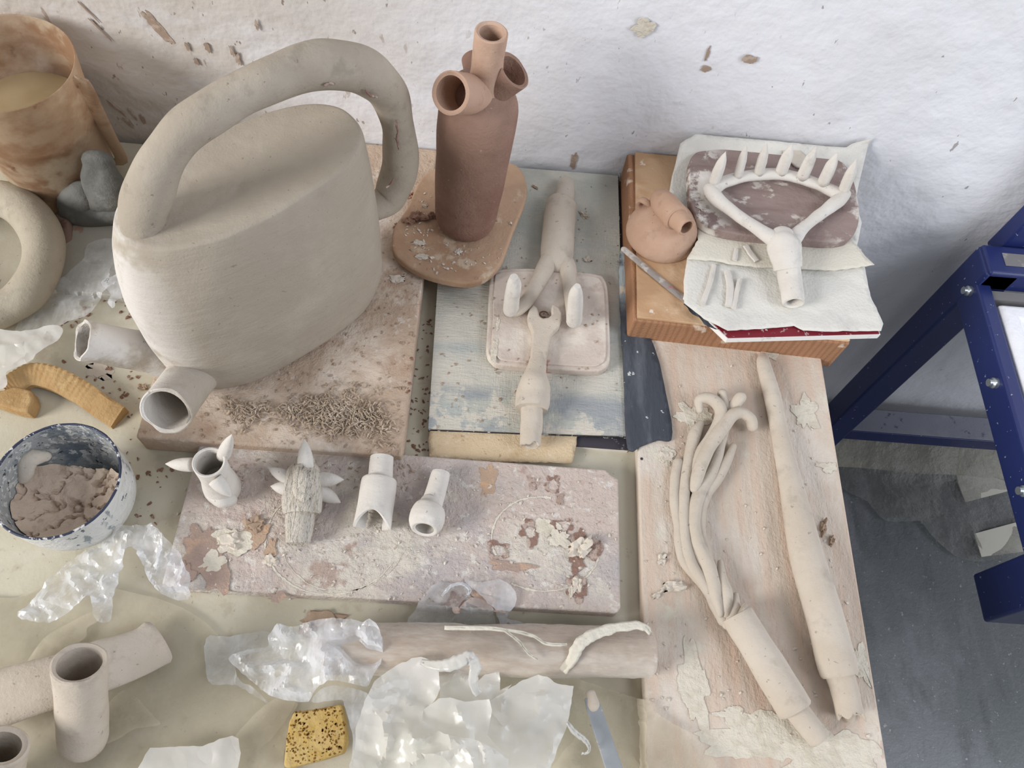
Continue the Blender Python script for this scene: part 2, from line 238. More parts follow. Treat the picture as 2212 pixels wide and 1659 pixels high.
def tube(mb, pts, n=20, k=6, cap0='round', cap1='round', wall=None, depth=None, wob=0, wf=60, sq=1.0, up=None, rimwob=0, smooth=True):
    """pts: [(Vector, radius)]; cap: round|flat|open(needs wall) ; sq: squash along `up`"""
    pp = catmull([(Vector(p), r) for p, r in pts], k) if smooth else [(Vector(p), r) for p, r in pts]
    def extend(lst, end):
        p, r = lst[0] if end == 0 else lst[-1]; q = lst[1][0] if end == 0 else lst[-2][0]
        d = (p-q).normalized(); new = [(p+d*(r*math.sin(a)), max(r*math.cos(a), .0001)) for a in (.35, .7, 1.0, 1.3, 1.52)]
        return list(reversed(new))+lst if end == 0 else lst+new
    if cap0 == 'round': pp = extend(pp, 0)
    if cap1 == 'round': pp = extend(pp, 1)
    if cap1 == 'bevel' : 
        p, r = pp[-1]; d = (p-pp[-2][0]).normalized(); pp += [(p+d*r*.12, r*.9)]
    P = [p for p, r in pp]; rr = [r for p, r in pp]
    T = [(P[min(i+1, len(P)-1)]-P[max(i-1, 0)]).normalized() for i in range(len(P))]
    u = Vector(up) if up else Vector((0, 0, 1))
    if abs(T[0].dot(u)) > .9: u = Vector((0, 1, 0)) if not up else u
    u = (u-T[0]*u.dot(T[0])).normalized(); U = [u]
    for i in range(1, len(P)):
        u = U[-1]-T[i]*U[-1].dot(T[i]); U.append(u.normalized())
    rings = []; seed = random.random()*50
    def ring(p, t, uu, r, dr=0):
        w = t.cross(uu); vs = []
        for a in range(n):
            th = 2*PI*a/n; rad = r
            q = p+uu*(math.cos(th)*rad*sq)+w*(math.sin(th)*rad)
            if wob: 
                nz = noise.noise(q*wf+Vector((seed, 0, 0)))*wob; q += (q-p).normalized()*nz if (q-p).length > 1e-6 else Vector()
            if dr: q += t*(noise.noise(Vector((math.cos(th)*1.7, math.sin(th)*1.7, seed)))*dr)
            vs.append(q)
        return vs
    N_ = len(P)
    for i in range(N_):
        rings.append(ring(P[i], T[i], U[i], rr[i], rimwob if (i == N_-1 and wall) else 0))
    if wall:
        e = -1; D = depth or 1e9; acc = 0
        rings.append([q.lerp(P[-1], .35*wall/rr[-1]*1.0)+T[-1]*wall*.18 for q in rings[-1]])
        rings.append([q.lerp(P[-1], min(.6, .6*wall/rr[-1]))+T[-1]*0 for q in rings[-2]])
        i = N_-1
        last = None
        while i >= 0:
            rings.append(ring(P[i]-(T[i]*.0005 if i == N_-1 else Vector()), T[i], U[i], max(rr[i]-wall, .0004)))
            if i > 0: acc += (P[i]-P[i-1]).length
            i -= 1
            if acc > D: break
    vs = [q for r_ in rings for q in r_]; fs = []
    for i in range(len(rings)-1):
        for a in range(n):
            b = (a+1) % n; fs.append((i*n+a, i*n+b, (i+1)*n+b, (i+1)*n+a))
    fs.append(tuple(reversed(range(n)))); fs.append(tuple(range((len(rings)-1)*n, len(rings)*n)))
    return mb.add(vs, fs)
def prism(mb, poly, z0, z1):
    n = len(poly); poly = [Vector((p[0], p[1], 0)) for p in poly]
    ar = sum(poly[i].x*poly[(i+1) % n].y-poly[(i+1) % n].x*poly[i].y for i in range(n))
    if ar < 0: poly.reverse()
    f0 = (lambda p: z0(p)) if callable(z0) else (lambda p: z0)
    f1 = (lambda p: z1(p)) if callable(z1) else (lambda p: z1)
    vs = [Vector((p.x, p.y, f0(p))) for p in poly]+[Vector((p.x, p.y, f1(p))) for p in poly]
    fs = [(i, (i+1) % n, n+(i+1) % n, n+i) for i in range(n)]+[tuple(reversed(range(n))), tuple(range(n, 2*n))]
    return mb.add(vs, fs)
def box(mb, a, b): return prism(mb, [(a[0], a[1]), (b[0], a[1]), (b[0], b[1]), (a[0], b[1])], a[2], b[2])
def beam(mb, p, q, w, h, up=(0, 0, 1)):
    p, q = Vector(p), Vector(q); t = (q-p).normalized(); u = Vector(up); u = (u-t*u.dot(t)).normalized(); s = t.cross(u)
    vs = [c+s*(a*w/2)+u*(b*h/2) for c in (p, q) for a, b in ((-1, -1), (1, -1), (1, 1), (-1, 1))]
    return mb.add(vs, [(3, 2, 1, 0), (4, 5, 6, 7), (0, 1, 5, 4), (1, 2, 6, 5), (2, 3, 7, 6), (3, 0, 4, 7)])
def smoothpoly(pts, k=5):
    n = len(pts); out = []
    for i in range(n):
        p0, p1, p2, p3 = [Vector((pts[(i+j-1) % n][0], pts[(i+j-1) % n][1])) for j in range(4)]
        for j in range(k):
            t = j/k; out.append(p0*(-.5*t**3+t*t-.5*t)+p1*(1.5*t**3-2.5*t*t+1)+p2*(-1.5*t**3+2*t*t+.5*t)+p3*(.5*t**3-.5*t*t))
    return out
def pxpoly(pts, z): return [at(x, y, z).xy for x, y in pts]
def build(name, mb, m, parent=None, smooth=True, bevel=0, subsurf=0, angle=40, wob=0, wf=40, mat2=None, facesel=None, solid=0, remesh=0):
    if wob:
        for i, v in enumerate(mb.v): mb.v[i] = v+noise.noise_vector(v*wf)*wob
    org = Vector(parent.matrix_world_t) if parent is not None and hasattr(parent, 'matrix_world_t') else (WORG.get(parent.name, Vector()) if parent else None)
    if org is None:
        xs = [v.x for v in mb.v]; ys = [v.y for v in mb.v]; zs = [v.z for v in mb.v]
        org = Vector(((min(xs)+max(xs))/2, (min(ys)+max(ys))/2, min(zs)))
    me = bpy.data.meshes.new(name); me.from_pydata([v-org for v in mb.v], [], mb.f); me.update()
    o = bpy.data.objects.new(name, me); COL.objects.link(o)
    me.materials.append(m)
    if mat2: me.materials.append(mat2)
    if facesel:
        for p in me.polygons:
            if facesel(p): p.material_index = 1
    if smooth:
        for p in me.polygons: p.use_smooth = True
        if angle: me.set_sharp_from_angle(angle=math.radians(angle))
    if parent is not None: o.parent = parent
    else: o.location = org
    WORG[o.name] = org
    if remesh:
        d = o.modifiers.new('remesh', 'REMESH'); d.mode = 'VOXEL'; d.voxel_size = remesh; d.use_smooth_shade = True
        s_ = o.modifiers.new('smooth', 'SMOOTH'); s_.iterations = 6; s_.factor = .5
    if solid: 
        d = o.modifiers.new('solid', 'SOLIDIFY'); d.thickness = solid; d.offset = 1
    if bevel: 
        d = o.modifiers.new('bevel', 'BEVEL'); d.width = bevel; d.segments = 3; d.limit_method = 'ANGLE'
    if subsurf:
        d = o.modifiers.new('sub', 'SUBSURF'); d.levels = d.render_levels = subsurf
    return o
WORG = {}
def tag(o, label, cat, group=None, kind=None):
    o['label'] = label; o['category'] = cat
    if group: o['group'] = group
    if kind: o['kind'] = kind
    return o
def thing(name, label, cat, loc, group=None):
    o = bpy.data.objects.new(name, None); COL.objects.link(o); o.location = loc; o.empty_display_size = .02
    WORG[o.name] = Vector(loc); return tag(o, label, cat, group)
def struct(o): o['kind'] = 'structure'; return o

GROUND = []                                     # (polygon, top height) of everything flat lying on the table
def reg(poly, z): GROUND.append(([(p[0], p[1]) for p in poly], z))
def inside(x, y, poly):
    c = False; j = len(poly)-1
    for i in range(len(poly)):
        xi, yi = poly[i]; xj, yj = poly[j]
        if (yi > y) != (yj > y) and x < (xj-xi)*(y-yi)/(yj-yi)+xi: c = not c
        j = i
    return c
def ground(x, y):
    z = 0.0
    for poly, h in GROUND:
        if inside(x, y, poly): z = max(z, h(x, y) if callable(h) else h)
    return z
def gsoft(x, y, r=.006):
    return max(ground(x+dx, y+dy) for dx, dy in ((0, 0), (r, 0), (-r, 0), (0, r), (0, -r)))
def ridged(x, y, f, s, octs=3):
    v = 0; a = 1; t = 0
    for i in range(octs):
        wx = noise.noise(Vector((x*f*.7, y*f*.7, s+9)))*.5; n_ = noise.noise(Vector((x*f+wx, y*f-wx, s)))
        v += a*(1-min(1, abs(n_)*2.2)); t += a; a *= .38; f *= 2.1
    return v/t
def tri(x, y, f, s):
    """planar facets with sharp creases, like crumpled film"""
    u = x*f*.92+y*f*.38+.35*noise.noise(Vector((x*f*.6, y*f*.6, s))); v = -x*f*.45+y*f*1.05+.35*noise.noise(Vector((x*f*.6, y*f*.6, s+20)))
    i, j = math.floor(u), math.floor(v); a, b = u-i, v-j
    h = lambda p, q: .5+.5*noise.cell(Vector((p*1.01+.5, q*1.01+.5, s*3.3+.5)))
    if a+b < 1: return h(i, j)*(1-a-b)+h(i+1, j)*a+h(i, j+1)*b
    return h(i+1, j+1)*(a+b-1)+h(i, j+1)*(1-a)+h(i+1, j)*(1-b)
def crumple(x, y, f, s): return max(0, tri(x, y, f, s)+.45*tri(x, y, f*2.1, s+5)+.2*tri(x, y, f*4.6, s+9)+.35*ridged(x, y, f*1.2, s, 2)**3)/1.7
def sheet(mb, outline, step, zf, rag=0, smooth=True, seed=0):
    """outline: world (x, y) polygon -> triangulated surface with z = zf(x, y)"""
    pts = smoothpoly(outline, 4) if smooth else [Vector((p[0], p[1])) for p in outline]
    b = []; n = len(pts)
    for i in range(n):
        a, c = pts[i], pts[(i+1) % n]; k = max(1, int((c-a).length/step))
        for j in range(k):
            q = a.lerp(c, j/k)
            if rag: q = q+Vector((noise.noise(Vector((q.x*180, q.y*180, seed))), noise.noise(Vector((q.x*180, q.y*180, seed+5)))))*rag
            b.append(q)
    poly = [(p.x, p.y) for p in b]; x0, x1 = min(p[0] for p in poly), max(p[0] for p in poly); y0, y1 = min(p[1] for p in poly), max(p[1] for p in poly)
    vs = list(b); rng = random.Random(seed)
    y = y0
    while y < y1:
        x = x0
        while x < x1:
            q = (x+rng.uniform(-.3, .3)*step, y+rng.uniform(-.3, .3)*step)
            if inside(q[0], q[1], poly) and min((Vector(q)-p).length_squared for p in b[::1]) > (step*.5)**2: vs.append(Vector(q))
            x += step
        y += step
    r = delaunay_2d_cdt(vs, [], [list(range(len(b)))], 1, 1e-6)
    mb.add([Vector((v.x, v.y, zf(v.x, v.y))) for v in r[0]], [tuple(f) for f in r[2]])
    return mb
def splat(mb, c, rx, ry, z, seed, rot=0, amp=.35, n=36, th=.0005, hole=0):
    """thin irregular film of dried clay; hole>0 gives a ring"""
    ca, sa = math.cos(rot), math.sin(rot); outer = []; inner = []
    for i in range(n):
        a = 2*PI*i/n; k = 1+amp*noise.noise(Vector((math.cos(a)*1.6, math.sin(a)*1.6, seed)))*1.6+amp*.5*noise.noise(Vector((math.cos(a)*5, math.sin(a)*5, seed)))
        k = max(.4, k); x, y = rx*k*math.cos(a), ry*k*math.sin(a); outer.append((c[0]+x*ca-y*sa, c[1]+x*sa+y*ca))
        k2 = min(.85*k, hole)*(1+amp*.6*noise.noise(Vector((math.cos(a)*2.6, math.sin(a)*2.6, seed+4)))); x, y = rx*k2*math.cos(a), ry*k2*math.sin(a); inner.append((c[0]+x*ca-y*sa, c[1]+x*sa+y*ca))
    zz = lambda p: (z(p[0], p[1]) if callable(z) else z)
    if hole:
        vs = [Vector((*p, zz(p)+th)) for p in outer]+[Vector((*p, zz(p)+th)) for p in inner]+[Vector((*p, zz(p))) for p in outer]
        fs = [(i, (i+1) % n, n+(i+1) % n, n+i) for i in range(n)]+[(2*n+i, 2*n+(i+1) % n, (i+1) % n, i) for i in range(n)]
        return mb.add(vs, fs)
    vs = [Vector((*p, zz(p)+th)) for p in outer]+[Vector((*p, zz(p))) for p in outer]+[Vector((c[0], c[1], zz(c)+th))]
    return mb.add(vs, [(2*n, i, (i+1) % n) for i in range(n)]+[(n+i, n+(i+1) % n, (i+1) % n, i) for i in range(n)])
def cone(mb, base, tip, r, n=14, k=6, blunt=.35, wob=0, tine=False):
    """a thorn: swells a little, then runs to a point"""
    base, tip = Vector(base), Vector(tip)
    prof = [(0, 1.0), (.2, 1.02), (.4, .95), (.58, .80), (.74, .58), (.87, .32), (.96, .12), (1, .03)]
    if tine: prof = [(0, 1.0), (.3, 1.04), (.5, 1.0), (.64, .9), (.76, .68), (.88, .38), (.96, .14), (1, .04)]
    tube(mb, [(base.lerp(tip, t), r*q) for t, q in prof], n=n, k=2, cap0='flat', cap1='flat', wob=wob, wf=120)
def P3(px, py, z, hw): 
    p = at(px, py, z); return (p, R(p, hw))

# ================================================================== THE SETTING
FLOOR = -0.70
mb = MB(); box(mb, (-2.2, WALL_Y, FLOOR-.05), (2.6, WALL_Y+.1, 1.6)); wall = struct(build('wall_back', mb, M['wall'], smooth=False))
mb = MB(); box(mb, (-2.2, -1.6, FLOOR-.05), (2.6, WALL_Y, FLOOR)); struct(build('floor', mb, M['floor'], smooth=False))
# dried splashes on the plaster
for px, py, rx, ry, rot, sd in [(345, 62, .006, .022, .45, 1), (330, 48, .005, .012, .5, 2), (1240, 345, .0045, .012, 0, 3), (1528, 115, .0016, .011, 0, 4), (1524, 148, .006, .004, 0, 5), (252, 232, .002, .012, .55, 6),
                          (275, 262, .0018, .010, .5, 7), (288, 247, .0014, .008, .3, 8), (310, 258, .002, .008, 0, 9), (190, 22, .001, .012, .5, 10), (215, 60, .001, .018, .5, 11), (448, 100, .003, .006, .1, 12), (515, 125, .003, .008, 0, 13),
                          (425, 130, .0025, .005, .2, 14), (1390, 57, .011, .009, 0, 15), (1620, 125, .008, .006, 0, 16), (502, 108, .002, .007, .1, 17), (405, 98, .0018, .006, 0, 18), (555, 52, .002, .005, 0, 19)]:
    p = aty(px, py, WALL_Y); m2 = MB(); splat(m2, (0, 0), rx, ry, 0, sd, rot, .45, th=.0008)
    m2.v = [Vector((p.x+v.x, WALL_Y-v.z+.0002-.00012*sd, p.z+v.y)) for v in m2.v]
    s = build('clay_splash', m2, M['wall_brown'] if px not in (1390,) else M['stain_cream'], wall, smooth=False)

# ------------------------------------------------------------------ the table
TX = 0.375
tb = thing('work_table', 'beige laminate work table standing against the white plaster wall', 'table', (-.3, .3, FLOOR))
mb = MB(); box(mb, (-1.0, -.25, -.03), (TX, .748, 0)); build('tabletop', mb, M['table'], tb, smooth=False, bevel=.002)
for x, y in ((-.95, -.2), (TX-.06, -.2), (-.95, .70), (TX-.06, .70)):
    mb = MB(); box(mb, (x-.02, y-.02, FLOOR), (x+.02, y+.02, -.03)); build('leg', mb, M['metal_dark'], tb, smooth=False, bevel=.002)

# ================================================================== BOARDS AND SLABS
def board(name, label, px, z1, z0, m, cat='board', bevel=.002, k=0, edge=None, wobz=0):
    poly = pxpoly(px, z1 if not callable(z1) else .04)
    if k: poly = smoothpoly(poly, k)
    mb = MB(); prism(mb, poly, z0, (lambda p: z1(p.x, p.y)) if callable(z1) else z1)
    o = build(name, mb, m, smooth=False, bevel=bevel); tag(o, label, cat); reg(poly, z1); return o
# board under the big can
a, b, c = at(292, 945, .034), at(868, 985, .034), at(945, 291, .045)
cbz = lambda x, y: .034
poly = [(a.x, a.y), (b.x, b.y), (c.x+.002, .752), (a.x-.004, .752)]
mb = MB(); prism(mb, poly, lambda p: .0005, lambda p: cbz(p.x, p.y))
cb = tag(build('wooden_board', mb, M['board_can'], smooth=False, bevel=.003), 'clay-stained brown board under the large grey watering can', 'board'); reg(poly, cbz)
CBP = poly
# chalky board in front
a, b, c = at(340, 1295, .022), at(1341, 1325, .022), at(1337, 1016, .022)
poly = [(a.x, a.y), (b.x, b.y), (c.x, c.y-.012), (c.x-.006, c.y-.010), (c.x-.02, c.y-.001), (at(420, 985, .022).x, b.y+.166)]
poly = [(a.x, b.y-.003), (b.x-.004, b.y), (b.x, b.y+.005), (b.x, c.y-.01), (b.x-.008, c.y-.006), (b.x-.014, c.y), (a.x+.001, c.y+.001)]
mb = MB(); prism(mb, poly, 0.001, .022)
fb = tag(build('ceramic_board', mb, M['board_front'], smooth=False, bevel=.0022), 'chalky pinkish-grey board in front, carrying the four small pale clay pieces', 'board'); reg(poly, .022)
FZ_ = .0218
def ring_marks(parent, px, py, rx, ry, a0, a1, z, w=.0009, sd=0):
    c = at(px, py, z); m2 = MB(); n = 70; vs = []
    for i in range(n+1):
        t = a0+(a1-a0)*i/n; j = 1+.02*noise.noise(Vector((t*6, sd, 0))); ww = w*(.5+abs(noise.noise(Vector((t*9, sd, 3))))*2)
        for s_ in (-1, 1): vs.append(Vector((c.x+(rx*j+s_*ww)*math.cos(t), c.y+(ry*j+s_*ww)*math.sin(t), z+.0004)))
    m2.add(vs, [(2*i, 2*i+1, 2*i+3, 2*i+2) for i in range(n)]); build('clay_ring_mark', m2, M['stain_cream'], parent, smooth=False)
ring_marks(fb, 720, 1160, .068, .058, 2.5, 5.9, .022, sd=1); ring_marks(fb, 745, 1150, .064, .060, 3.6, 6.0, .022, w=.0006, sd=2)
ring_marks(fb, 1170, 1165, .052, .046, 1.4, 3.6, .022, w=.0012, sd=3); ring_marks(fb, 1170, 1180, .060, .046, 4.2, 6.6, .022, w=.0009, sd=4)
for px, py, rx, ry, rot, m, hole, sd in [
    (1195, 1048, .0085, .010, .1, 'stain_dark', .62, 1), (1153, 1048, .0046, .006, 0, 'stain_dark', .5, 2), (1055, 1030, .010, .013, 0, 'stain_rust', 0, 3), (1050, 1055, .004, .010, -.3, 'stain_rust', 0, 4),
    (1180, 1140, .015, .008, 0, 'stain_cream', 0, 5), (1145, 1150, .010, .012, .4, 'stain_dark', .55, 6), (1215, 1135, .010, .009, .2, 'stain_dark', .7, 7), (1075, 1190, .013, .009, .1, 'stain_dark', .68, 8),
    (1258, 1185, .014, .016, 0, 'stain_dark', .6, 9), (1247, 1212, .009, .010, 0, 'stain_dark', 0, 10), (1100, 1222, .022, .0055, -.05, 'stain_brown', 0, 11), (1245, 1268, .010, .012, .2, 'stain_dark', .5, 12),
    (1210, 1078, .0035, .006, 0, 'stain_brown', 0, 13), (440, 1190, .020, .030, .45, 'stain_brown', 0, 14), (470, 1245, .011, .014, .7, 'stain_brown', 0, 15), (555, 1150, .011, .018, -.2, 'stain_rust', 0, 16),
    (587, 1185, .005, .009, 0, 'stain_rust', 0, 17), (505, 1170, .020, .013, 0, 'stain_cream', 0, 18), (460, 1215, .012, .008, .5, 'stain_cream', 0, 19), (1210, 1165, .012, .010, 0, 'stain_cream', 0, 20),
    (985, 1300, .010, .008, 0, 'stain_dark', 0, 21), (1040, 1300, .020, .006, -.3, 'stain_brown', 0, 22), (600, 1290, .008, .004, 0, 'stain_brown', 0, 23), (400, 1245, .008, .012, 0, 'stain_brown', 0, 24)]:
    c = at(px, py, .022); m2 = MB(); splat(m2, (c.x, c.y), rx, ry, FZ_+.00006*sd, sd, rot, .5, n=48, th=.0005, hole=hole); build('clay_stain', m2, M[m], fb, smooth=False)

# right pine board
a, b = at(1378, 965, .018), at(1770, 748, .018)
c = at(1918, 1655, .018)
RBZ = .018
poly = [(a.x, -.03), (b.x, -.03), (b.x, b.y-.004), (b.x-.004, b.y), (a.x, b.y+.002)]
mb = MB(); prism(mb, poly, 0.0, RBZ); rb = tag(build('pine_board', mb, M['board_right'], smooth=False, bevel=.002), 'long dusty pine board at the right edge of the table, under the long rod', 'board'); reg(poly, RBZ)
for px, py, rx, ry, rot, m, sd in [(1640, 1590, .050, .020, .1, 'stain_cream', 1), (1800, 1640, .045, .028, 0, 'stain_cream', 2), (1860, 1430, .009, .022, .2, 'stain_cream', 3), (1500, 1480, .014, .034, .1, 'stain_cream', 4), (1585, 1545, .014, .006, 0, 'stain_cream', 5),
                                   (1440, 985, .010, .010, 0, 'stain_cream', 6), (1490, 895, .020, .018, 0, 'stain_cream', 7), (1740, 900, .016, .022, 0, 'stain_cream', 8), (1660, 765, .010, .012, 0, 'stain_cream', 9), (1790, 1010, .012, .006, 0, 'stain_cream', 10)]:
    c = at(px, py, RBZ); m2 = MB(); splat(m2, (c.x, c.y), rx, ry, RBZ+.00005*sd, sd+40, rot, .55, n=60, th=.0005)
    m2.v = [Vector((min(v.x, b.x-.003), v.y, v.z)) for v in m2.v]; build('clay_smear', m2, M[m], rb, smooth=False)
m2 = MB(); c = at(1386, 991, RBZ); splat(m2, (c.x, c.y), .0016, .0016, RBZ, 3, 0, .1, n=14, th=.0003); build('nail_hole', m2, M['dark_board'], rb, smooth=False)

# small grey board behind left
poly = pxpoly([(150, 486), (275, 484), (275, 590), (262, 640), (118, 625)], .014)
mb = MB(); prism(mb, poly, .0, .014); tag(build('small_board', mb, M['small_board'], smooth=False, bevel=.001), 'small grey stained board left of the watering can, under plastic', 'board'); reg(poly, .014)

# stack of painted canvases, left of the wood block
p0 = at(1357, 972, .008); q0 = at(1243, 972, .008)
poly = [(q0.x-.06, p0.y), (p0.x, p0.y), (p0.x-.001, .74), (q0.x-.06, .74)]
db = thing('dark_board', 'dark painted board with a white core, lowest under the canvas board', 'board', (p0.x-.05, p0.y+.1, 0))
m2 = MB(); prism(m2, poly, 0.0, .006); build('core', m2, M['white_edge'], db, smooth=False)
m2 = MB(); prism(m2, poly, .006, .009); build('painted_face', m2, M['dark_board'], db, smooth=False); reg(poly, .009)
# tan canvas strip hanging out in front
st = [at(927, 925, .013), at(1246, 938, .013), at(1235, 1003, .006), at(925, 985, .010)]
m2 = MB(); sheet(m2, [(p.x, p.y) for p in [at(930, 900, .013), at(1247, 915, .013), at(1245, 960, .01), at(1236, 1003, .006), at(1080, 998, .007), at(927, 990, .008), at(926, 950, .01)]], .005,
      lambda x, y: .0115-.0006*max(0, (.365-y)/.01)**1.3+.0008*noise.noise(Vector((x*30, y*30, 1))), rag=.0012, smooth=False, seed=3)
tag(build('canvas_strip', m2, M['brown_canvas'], solid=.0012, angle=0), 'tan canvas strip sticking out below the grey canvas board', 'cloth')
# painted canvas board
CZ = .017
outl = [(1128, 364), (1335, 379), (1343, 640), (1353, 941), (1180, 935), (1050, 931), (925, 925), (932, 790), (945, 620), (1000, 480)]
poly = pxpoly([(1060, 358), (1335, 379), (1343, 660), (1353, 941), (1140, 934), (925, 925), (945, 620), (955, 520)], CZ)
cv = thing('canvas_board', 'grey-white painted canvas board with frayed dark right edge, under the two-pronged fork', 'board', (poly[0][0], .55, .009))
m2 = MB(); prism(m2, poly, .0145, CZ); build('canvas_face', m2, M['canvas'], cv, smooth=False, wob=.0006, wf=30); reg(poly, CZ)
m2 = MB(); prism(m2, [(p[0]*1.0+(.0012 if i in (1, 2, 3) else 0), p[1]-(.0008 if i in (3, 4, 5) else 0)) for i, p in enumerate(poly)], .0095, .0145); build('edge', m2, M['canvas_edge'], cv, smooth=False)
# loose thread at the corner
m2 = MB(); tube(m2, [(at(1340, 392, .012), .0004), (at(1336, 372, .016), .0004), (at(1322, 355, .024), .0003)], n=5, k=4); build('thread', m2, M['white_edge'], cv)
# dark rubber strip to the right
out = [(1340, 540), (1358, 560), (1372, 640), (1392, 700), (1420, 770), (1438, 850), (1449, 910), (1449, 952), (1420, 952), (1385, 965), (1362, 975), (1352, 940), (1346, 800), (1338, 640)]
w_ = pxpoly(out, .02)
m2 = MB(); sheet(m2, w_, .006, lambda x, y: max(.0195, gsoft(x, y)+.0018)+.0015*noise.noise(Vector((x*20, y*12, 2))), rag=.0008, smooth=True, seed=5)
tag(build('rubber_strip', m2, M['black_cloth'], solid=.0015, angle=0), 'dark slate rubber strip with pale smears, beside the canvas board', 'rubber sheet')

# oval wooden board under the bottle
OZ = .052
poly = smoothpoly(pxpoly([(846, 525), (851, 490), (878, 450), (900, 400), (925, 370), (980, 350), (1060, 345), (1108, 352), (1130, 372), (1139, 405), (1133, 440), (1108, 500), (1086, 560), (1058, 594), (1022, 610), (975, 608), (915, 592), (868, 565), (850, 545)], OZ), 3)
m2 = MB(); prism(m2, poly, OZ-.012, OZ); tag(build('oval_board', m2, M['wood_round'], smooth=False, bevel=.003), 'rounded brown wooden board directly under the brown bottle', 'board'); reg(poly, OZ)
# rounded trivet
TZ = CZ+.013
tp = [(1072, 582), (1180, 580), (1285, 591), (1306, 602), (1314, 630), (1317, 700), (1318, 775), (1306, 795), (1280, 801), (1180, 796), (1085, 788), (1063, 778), (1051, 755), (1054, 690), (1058, 610)]
poly = smoothpoly(pxpoly(tp, TZ), 3)
tv = thing('trivet', 'rounded square wooden trivet smeared with clay, under the wrench head and prongs', 'trivet', (poly[0][0], poly[0][1]-.05, CZ))
m2 = MB(); prism(m2, poly, CZ, TZ); build('base', m2, M['trivet'], tv, smooth=False, bevel=.0025); reg(poly, TZ)
c = Vector((sum(p[0] for p in poly)/len(poly), sum(p[1] for p in poly)/len(poly))); inn = [Vector((p[0], p[1])) for p in poly]; inn = [c+(p-c)*.925 for p in inn]
m2 = MB(); prism(m2, inn, TZ-.001, TZ+.0022); build('raised_panel', m2, M['trivet'], tv, smooth=False, bevel=.0012); reg(inn, TZ+.0022)
TZ += .0022
m2 = MB()
for px, py, rx, ry, sd in [(1068, 760, .004, .016, 1), (1075, 700, .002, .01, 2)]:
    q = at(px, py, TZ); splat(m2, (q.x, q.y), rx, ry, TZ, sd, 0, .5)
build('clay_crust', m2, M['stain_cream'], tv, smooth=False)

# wood block on the right
BZ = .061
l = at(1355, 312, BZ); f_ = at(1405, 690, BZ); r_ = at(1840, 733, BZ)
poly = [(l.x+.002, f_.y), (r_.x, r_.y-.004), (r_.x-.002, .752), (l.x, .752)]
wb = thing('wooden_block', 'varnished pine block against the wall, carrying the paper towels and rake', 'block', (.29, .6, 0))
m2 = MB(); prism(m2, poly, 0.0, BZ-.004); build('frame', m2, M['wood_edge'], wb, smooth=False, bevel=.003)
pin = [(poly[0][0]+.004, poly[0][1]+.002), (poly[1][0]-.002, poly[1][1]+.002), (poly[2][0]-.002, poly[2][1]), (poly[3][0]+.010, poly[3][1])]
m2 = MB(); prism(m2, pin, BZ-.004, BZ); build('panel', m2, M['wood'], wb, smooth=False, bevel=.001); reg(poly, BZ)

# book and papers on it
BKZ = BZ+.009
poly = pxpoly([(1500, 540), (1478, 640), (1572, 731), (1903, 722), (1850, 560)], BKZ)
bk = thing('book', 'thin book with a dark red cover, under the lower paper towel', 'book', (poly[0][0], poly[0][1]-.05, BZ))
m2 = MB(); prism(m2, poly, BZ, BKZ-.0012); build('pages', m2, M['pages'], bk, smooth=False)
cc = Vector((sum(p[0] for p in poly)/5, sum(p[1] for p in poly)/5)); po2 = [cc+(Vector((p[0], p[1]))-cc)*.985 for p in poly]
m2 = MB(); prism(m2, po2, BKZ-.0012, BKZ); build('cover', m2, M['red'], bk, smooth=False); reg(poly, BKZ)
# paper 1: behind, climbing the wall
out = [(1462, 330), (1500, 296), (1600, 296), (1720, 296), (1842, 296), (1850, 330), (1858, 400), (1862, 480), (1850, 540), (1700, 540), (1600, 520), (1500, 470), (1470, 440), (1452, 400)]
poly = [(aty(x, y, WALL_Y-.008).xy if y < 320 else at(x, y, BZ+(.004 if y > 400 else .018)).xy) for x, y in out]
m2 = MB(); sheet(m2, poly, .006, lambda x, y: BZ+.002+max(0, (y-.70))*.82+.0022*abs(noise.noise(Vector((x*18, y*18, 2)))), smooth=False, rag=.0006, seed=8)
m2.v = [Vector((v.x, min(v.y, WALL_Y-.004), v.z)) for v in m2.v]
tag(build('paper_towel', m2, M['paper'], solid=.0006, angle=0), 'cream paper towel behind the pinkish board, turned up against the wall', 'paper towel')
# paper 2: lower towel draped over book
out = [(1497, 540), (1483, 560), (1476, 610), (1478, 655), (1520, 690), (1570, 716), (1640, 712), (1715, 704), (1735, 714), (1800, 718), (1902, 716), (1908, 700), (1880, 640), (1858, 540), (1700, 530), (1560, 520)]
m2 = MB(); sheet(m2, pxpoly(out, BKZ+.003), .005, lambda x, y: BKZ+.0016+.006*crumple(x, y, 16, 3)**1.3, smooth=False, rag=.0006, seed=9)
tag(build('paper_towel', m2, M['paper'], solid=.0006, angle=0), 'greyish embossed paper towel lying over the red book', 'paper towel')
# paper 3: torn middle towel
out = [(1508, 485), (1506, 520), (1484, 562), (1550, 567), (1572, 573), (1640, 580), (1730, 583), (1800, 586), (1850, 580), (1888, 574), (1868, 556), (1848, 530), (1800, 500), (1600, 480)]
m2 = MB(); sheet(m2, pxpoly(out, BKZ+.008), .005, lambda x, y: BKZ+.0085+.002*crumple(x, y, 20, 8), smooth=False, rag=.0012, seed=10)
tag(build('paper_towel', m2, M['paper_fold'], solid=.0006, angle=0), 'torn cream paper towel between the pinkish board and the greyish towel', 'paper towel')
